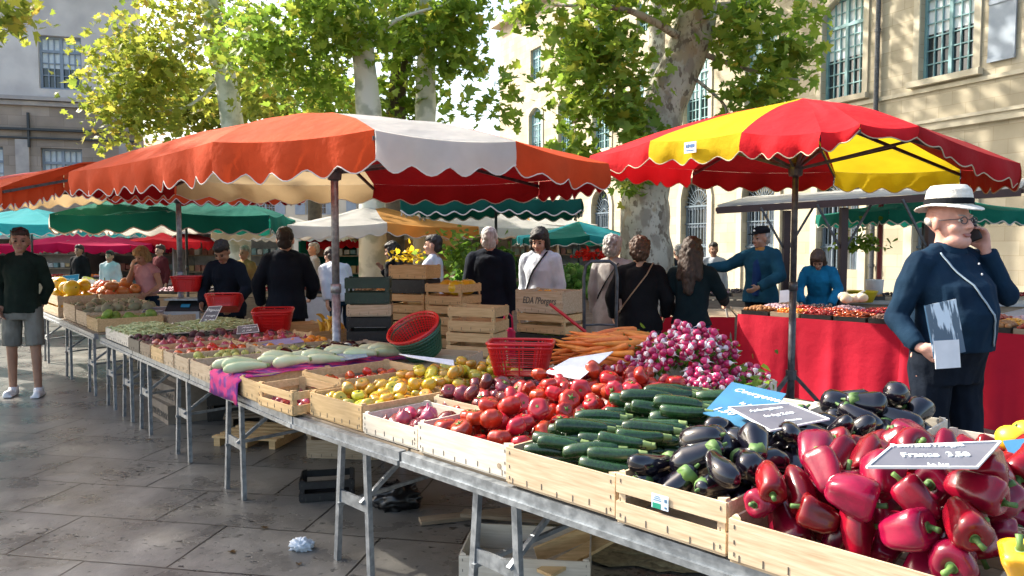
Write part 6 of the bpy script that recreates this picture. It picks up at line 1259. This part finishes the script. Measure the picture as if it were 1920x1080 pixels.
# the man in the hat
r, P, part, J = person('large man in a white hat phoning, navy shirt, holding a blue and white magazine', 1778, 4.05, 199, 1.88, vox=.0075, bulk=1.15, belly=.125, face=1.05, jowl=1, skin=SKINP, hairmat=HG, hair='fringe', head=(4, 0),
    top=dict(m=NAVY, e=.016, hem=.97, wr=.010, collar=NAVY), bottom=dict(kind='trousers', m=DNAVY), shoes=BLACKP,
    J=dict(sR=(.178, 0, 1.40), eR=(.262, -.06, 1.13), wR=(.300, .12, 1.00), sL=(-.178, 0, 1.40), eL=(-.280, .10, 1.24), wL=(-.165, .075, 1.455), kL=(-.12, .04, .5)),
    hR=(Vector((-.25, .8, -.1)), Vector((-.9, -.3, .1)), .9, -1, .6), hL=(Vector((.10, -.16, .95)), Vector((.9, .1, -.1)), .75, -1, .5))
def hat(b):
    n = 28
    b.rings([(0, -.005, 1.700, .088, .107), (0, -.005, 1.74, .088, .107), (0, -.005, 1.775, .083, .098), (0, -.008, 1.797, .066, .080), (0, -.008, 1.800, .03, .05)], n)
    rg = []
    for rr, dz in ((.078, .006), (.105, .002), (.124, -.006), (.130, -.010), (.130, -.016), (.122, -.013), (.10, -.008), (.078, -.002)):
        rg.append([Vector((rr*1.0*math.cos(2*math.pi*j/n), -.004+rr*1.18*math.sin(2*math.pi*j/n), 1.700+dz+.012*math.cos(4*math.pi*j/n)*(rr/.13)**2)) for j in range(n)])
    b.loft(rg, False)
hb = Body(); hat(hb); n = 28; base_ = len(hb.v)-8*n; pass
hb.f += [(base_+7*n+j, base_+7*n+(j+1) % n, base_+(j+1) % n, base_+j) for j in range(n)]; hb.mark(1, 1); fuse('hat', hb, .005, M('straw_white', (.72, .69, .62), (.62, .58, .5), rough=.9, scale=60, bump=.4), r, P, 0, 2)
part('hat_band', lambda b: b.rings([(0, -.005, 1.707, .0935, .1125), (0, -.005, 1.736, .0925, .1115)], 28), BLK, v=.005)
def gl(b):
    for q in (1, -1): b.tube([(q*.033+.022*math.cos(a), .1035-.004*abs(math.cos(a)), 1.630+.016*math.sin(a)) for a in np.linspace(0, 6.28, 17)], .0022, 6)
    b.cap((-.012, .107, 1.634), .002, (.012, .107, 1.634), .002)
    for q in (1, -1): b.cap((q*.056, .098, 1.636), .002, (q*.083, .0, 1.632), .002)
b = Body(); gl(b); b.mark(1, 1); go = MB(); go.v = [tuple(xf(P, v, 1, 1)) for v in b.v]; go.f = b.f; go.m = [0]*len(b.f); go.build('glasses', DSTEEL, r, True)
strap(P, [(.115, .02, 1.45), (.095, .1, 1.38), (.04, .2, 1.24), (-.03, .2, 1.10), (-.07, .2, 1.0)], M('grey_blue_strap', (.30, .38, .44), rough=.7), .009)
for i, z in enumerate((1.40, 1.35)): b = MB(); b.ell((0, 0, 0), (.006, .004, .006), 8, 6); b.build('shirt_button', WHITEP, r, loc=xf(P, (-.01, .165+i*.018, z)))
k = P['k']; ph = thing('mobile_phone', 'black mobile phone held to the ear of the man in the hat', 'phone', r.matrix_world @ Vector((0, 0, 0)), 0)
M_ = Matrix.Translation(r.location) @ Matrix.Rotation(r.rotation_euler.z, 4, 'Z')
pw = M_ @ Vector((Vector((-.112, .030, 1.575)))*k); b = MB(); b.box((0, 0, 0), (.010, .072, .145), (0, 0, 0)); ph.location = pw; ph.rotation_euler = (R(22), R(6), R(199)+R(14)); o = b.build('phone_body', BLACKP, ph); o.modifiers.new('round', 'BEVEL').width = .004
b = MB(); b.box((.0056, 0, 0), (.001, .064, .134)); b.build('screen', GLASS, ph)
mg = thing('magazine', 'blue and white glossy magazine held low by the man in the hat', 'magazine', M_ @ (Vector((.265, .225, 1.10))*k), R(199)); mg.rotation_euler = (R(6), R(9), R(195))
MAGZ = M('glossy_cover', (.60, .70, .80), (.04, .09, .16), rough=.25, scale=5, stretch=(6, 1, 1.2), lo=.47, hi=.53, coat=.3)
b = MB(); b.box((0, 0, 0), (.19, .010, .27)); b.build('cover', MAGZ, mg); b = MB(); b.box((.02, .007, -.125), (.15, .004, .14), (0, R(-8), 0)); b.build('loose_sheet', WHITEP, mg)
# the man on the left
g0_ = onh(42, 742, 0)
r, P, part, J = person('man in a dark green sweater and grey shorts standing at the left edge', 38, g0_.y, 197, 1.79, vox=.0085, hairmat=HDB, skin=SKIND, head=(12, -3), bulk=.95, facing=1,
    top=dict(m=DGRN, e=.020, hem=.87), bottom=dict(kind='shorts', m=GSH, e=.02), shoes=WSH, J=dict(eR=(.225, -.07, 1.13), wR=(.185, .04, .93), eL=(-.22, -.08, 1.13), wL=(-.15, -.10, .95), aR=(.13, -.06, .085), aL=(-.13, .05, .085), kR=(.11, .0, .5), kL=(-.12, .05, .5)))
part('sunglasses', lambda b: [b.ell((q*.034, .068, 1.742), (.026, .012, .018), 12, 8) for q in (1, -1)]+[b.cap((-.07, .0, 1.70), .006, (-.07, .05, 1.735), .006), b.cap((.07, .0, 1.70), .006, (.07, .05, 1.735), .006)], BLACKP, v=.006)
# behind the table
person('blond woman in a sleeveless pink top resting her face on her hand', 275, 10.3, 170, 1.60, hairmat=HBL, hair='bob', head=(-10, -22), fem=1, lean=6, top=dict(m=PINKC, sleeve=.12, e=.016, hem=1.04), bottom=dict(kind='trousers', m=NAVY), J=dict(eR=(.24, .10, 1.20), wR=(.10, .16, 1.42), eL=(-.24, .02, 1.15), wL=(-.14, .22, 1.05)), hR=(Vector((-.2, -.1, .95)), Vector((-.3, -.9, 0)), .5))
person('dark haired woman in a navy jacket bending over the red basket', 428, 8.7, 175, 1.70, hairmat=HB, hair='tied', head=(0, -28), fem=1, lean=10, skin=SKIND, top=dict(m=DNAVY, e=.03, hem=.80, name='jacket'), bottom=dict(kind='trousers', m=BLK), J=dict(eR=(.27, .06, 1.15), wR=(.20, .28, 1.02), eL=(-.27, .06, 1.15), wL=(-.2, .30, 1.0)))
person('man in a dark navy hooded jacket seen from behind', 535, 7.9, 8, 1.80, hairmat=HB, facing=0, bulk=1.06, top=dict(m=DNAVY, e=.035, hem=.80, hood=1, name='hooded_jacket'), bottom=dict(kind='trousers', m=BLK), J=dict(eR=(.27, .03, 1.15), wR=(.22, .24, 1.02), eL=(-.28, .0, 1.16), wL=(-.28, .14, .95)))
person('person in a white and grey shirt bending behind the umbrella pole', 640, 10.2, 35, 1.72, hairmat=HDB, facing=0, lean=38, top=dict(m=WHT, e=.03, hem=.86), bottom=dict(kind='trousers', m=NAVY), J=dict(eR=(.22, .14, 1.20), wR=(.2, .34, 1.1)))
person('dark haired woman in a black top, turned left, behind the tall crate stack', 738, 10.6, 75, 1.66, hairmat=HB, hair='long', fem=1, head=(0, -15), top=dict(m=BLK, e=.02), bottom=dict(kind='trousers', m=BLK), J=dict(eR=(.2, .16, 1.16), wR=(.12, .24, 1.32)))
person('dark haired man in a white shirt in profile, facing left', 812, 9.2, 78, 1.74, hairmat=HB, top=dict(m=WHT, e=.022), bottom=dict(kind='trousers', m=GREY), J=dict(eR=(.22, .10, 1.16), wR=(.16, .32, 1.18), eL=(-.22, .12, 1.16), wL=(-.12, .34, 1.2)))
person('white haired man in a long dark coat seen from behind', 918, 8.0, -6, 1.80, hairmat=HW, hair='short', facing=0, bulk=1.10, top=dict(m=DNAVY, e=.045, hem=.62, flare=.02, name='coat', collar=DNAVY), bottom=dict(kind='trousers', m=BLK), skin=SKINP)
r, P, part, J = person('woman with a black bob in a loose white top with a dark strap', 1014, 8.3, 150, 1.80, hairmat=HB, hair='bob', head=(8, -20), fem=1, top=dict(m=WHT, e=.035, hem=.82, sleeve=.75, flare=.02), bottom=dict(kind='trousers', m=BEIGE))
strap(P, [(-.10, .0, 1.485), (-.06, .12, 1.40), (.05, .165, 1.22), (.16, .16, 1.02), (.19, .10, .90)], BLK, .013)
r, P, part, J = person('grey haired woman in a beige coat behind the hand trolley', 1150, 8.0, -30, 1.71, hairmat=HG, hair='curly', facing=0, fem=1, bulk=1.05, top=dict(m=BEIGE, e=.04, hem=.60, flare=.03, name='coat'), bottom=dict(kind='trousers', m=GREY))
strap(P, [(.10, -.05, 1.44), (.04, -.15, 1.34), (-.05, -.16, 1.2), (-.15, -.14, 1.05)], BLK, .010)
r, P, part, J = person('brown haired woman in a black jacket and speckled skirt seen from behind', 1200, 7.0, -12, 1.68, hairmat=HBR, hair='curly', facing=0, fem=1, bulk=1.12, top=dict(m=BLK, e=.032, hem=.84, name='jacket'), bottom=dict(kind='skirt', m=PATT, z=.45), J=dict(eR=(.27, .0, 1.16), wR=(.24, .16, .98), eL=(-.27, .0, 1.16), wL=(-.25, .1, .95)))
strap(P, [(.13, -.04, 1.50), (.07, -.155, 1.38), (-.05, -.175, 1.22), (-.18, -.15, 1.04), (-.22, -.08, .95)], M('tan_strap', (.32, .22, .14), rough=.6), .010)
person('long haired woman in a dark top and jeans reaching over the red counter', 1298, 6.9, -28, 1.68, hairmat=HDB, hair='long', facing=0, fem=1, bulk=1.04, top=dict(m=fabric('petrol_black_cloth', (.008, .020, .026)), e=.024, hem=.90), bottom=dict(kind='trousers', m=JEAN), J=dict(eR=(.26, .10, 1.20), wR=(.24, .34, 1.10), eL=(-.26, -.02, 1.16), wL=(-.2, .16, .99)))
r, P, part, J = person('vendor in a black cap and blue jacket with an orange collar, arm stretched out', 1428, 9.7, 140, 1.84, hairmat=HG, hair='thin', skin=SKIND, head=(-30, -6), bulk=1.12, top=dict(m=PETR, e=.035, hem=.82, name='jacket', collar=ORAC), bottom=dict(kind='trousers', m=BLK), J=dict(eR=(.40, .12, 1.26), wR=(.58, .28, 1.24), eL=(-.27, .08, 1.15), wL=(-.10, .32, 1.02)))
part('jumper', lambda b: b.rings([(0, .062, .90, .085, .115), (0, .062, 1.1, .08, .112), (0, .060, 1.3, .075, .112), (0, .03, 1.40, .05, .09)]), fabric('royal_blue_knit', (.01, .035, .12)), hh=0)
def capf(b): b.rings([(0, -.012, 1.685, .086, .106), (0, -.012, 1.73, .084, .100), (0, -.014, 1.76, .062, .078), (0, -.014, 1.772, .02, .03)], 22); b.ell((0, .115, 1.688), (.062, .055, .008), 16, 8)
part('cap', capf, BLK, v=.006)
part('cap_emblem', lambda b: b.ell((0, .088, 1.725), (.022, .006, .014), 10, 6), WHITEP, v=.004)
person('woman with tied brown hair in a bright blue top stooping over the red counter', 1540, 9.9, 150, 1.62, hairmat=HBR, hair='bob', head=(0, -25), fem=1, lean=22, bulk=1.08, top=dict(m=BLUEV, e=.03, hem=.86), bottom=dict(kind='trousers', m=BLK), J=dict(eR=(.26, .12, 1.18), wR=(.2, .34, 1.05), eL=(-.26, .1, 1.18), wL=(-.18, .32, 1.04)))
# farther people
person('far person in an ochre top behind the woman in the navy jacket', 458, 12.5, 160, 1.60, vox=.016, hairmat=HG, top=dict(m=OLIV, e=.02), bottom=dict(kind='trousers', m=BLK))
person('far person in black under the magenta umbrella', 148, 16, 170, 1.62, vox=.018, hairmat=HB, skin=SKIND, top=dict(m=BLK, e=.02), bottom=dict(kind='trousers', m=BLK))
person('far man in a white shirt behind the long haired woman', 1338, 13, 175, 1.66, vox=.016, hairmat=HB, skin=SKIND, top=dict(m=WHT, e=.02), bottom=dict(kind='trousers', m=BLK))
person('far person in dark blue beside the large tree trunk', 1272, 12.6, 10, 1.62, vox=.016, hairmat=HG, facing=0, top=dict(m=DNAVY, e=.02), bottom=dict(kind='trousers', m=BLK))
person('far person in a pale shirt beyond the yellow melons', 205, 15, 180, 1.50, vox=.018, hairmat=HB, top=dict(m=WHT, e=.02), bottom=dict(kind='trousers', m=JEAN))
person('far person in maroon behind the woman in pink', 300, 15.5, 150, 1.62, vox=.018, hairmat=HDB, top=dict(m=MAROON, e=.02), bottom=dict(kind='trousers', m=BLK))
person('far person in grey between the hooded jacket and the umbrella pole', 588, 14, 120, 1.66, vox=.018, hairmat=HG, top=dict(m=GREY, e=.02), bottom=dict(kind='trousers', m=JEAN))

bpy.data.scenes.remove(TMPS)
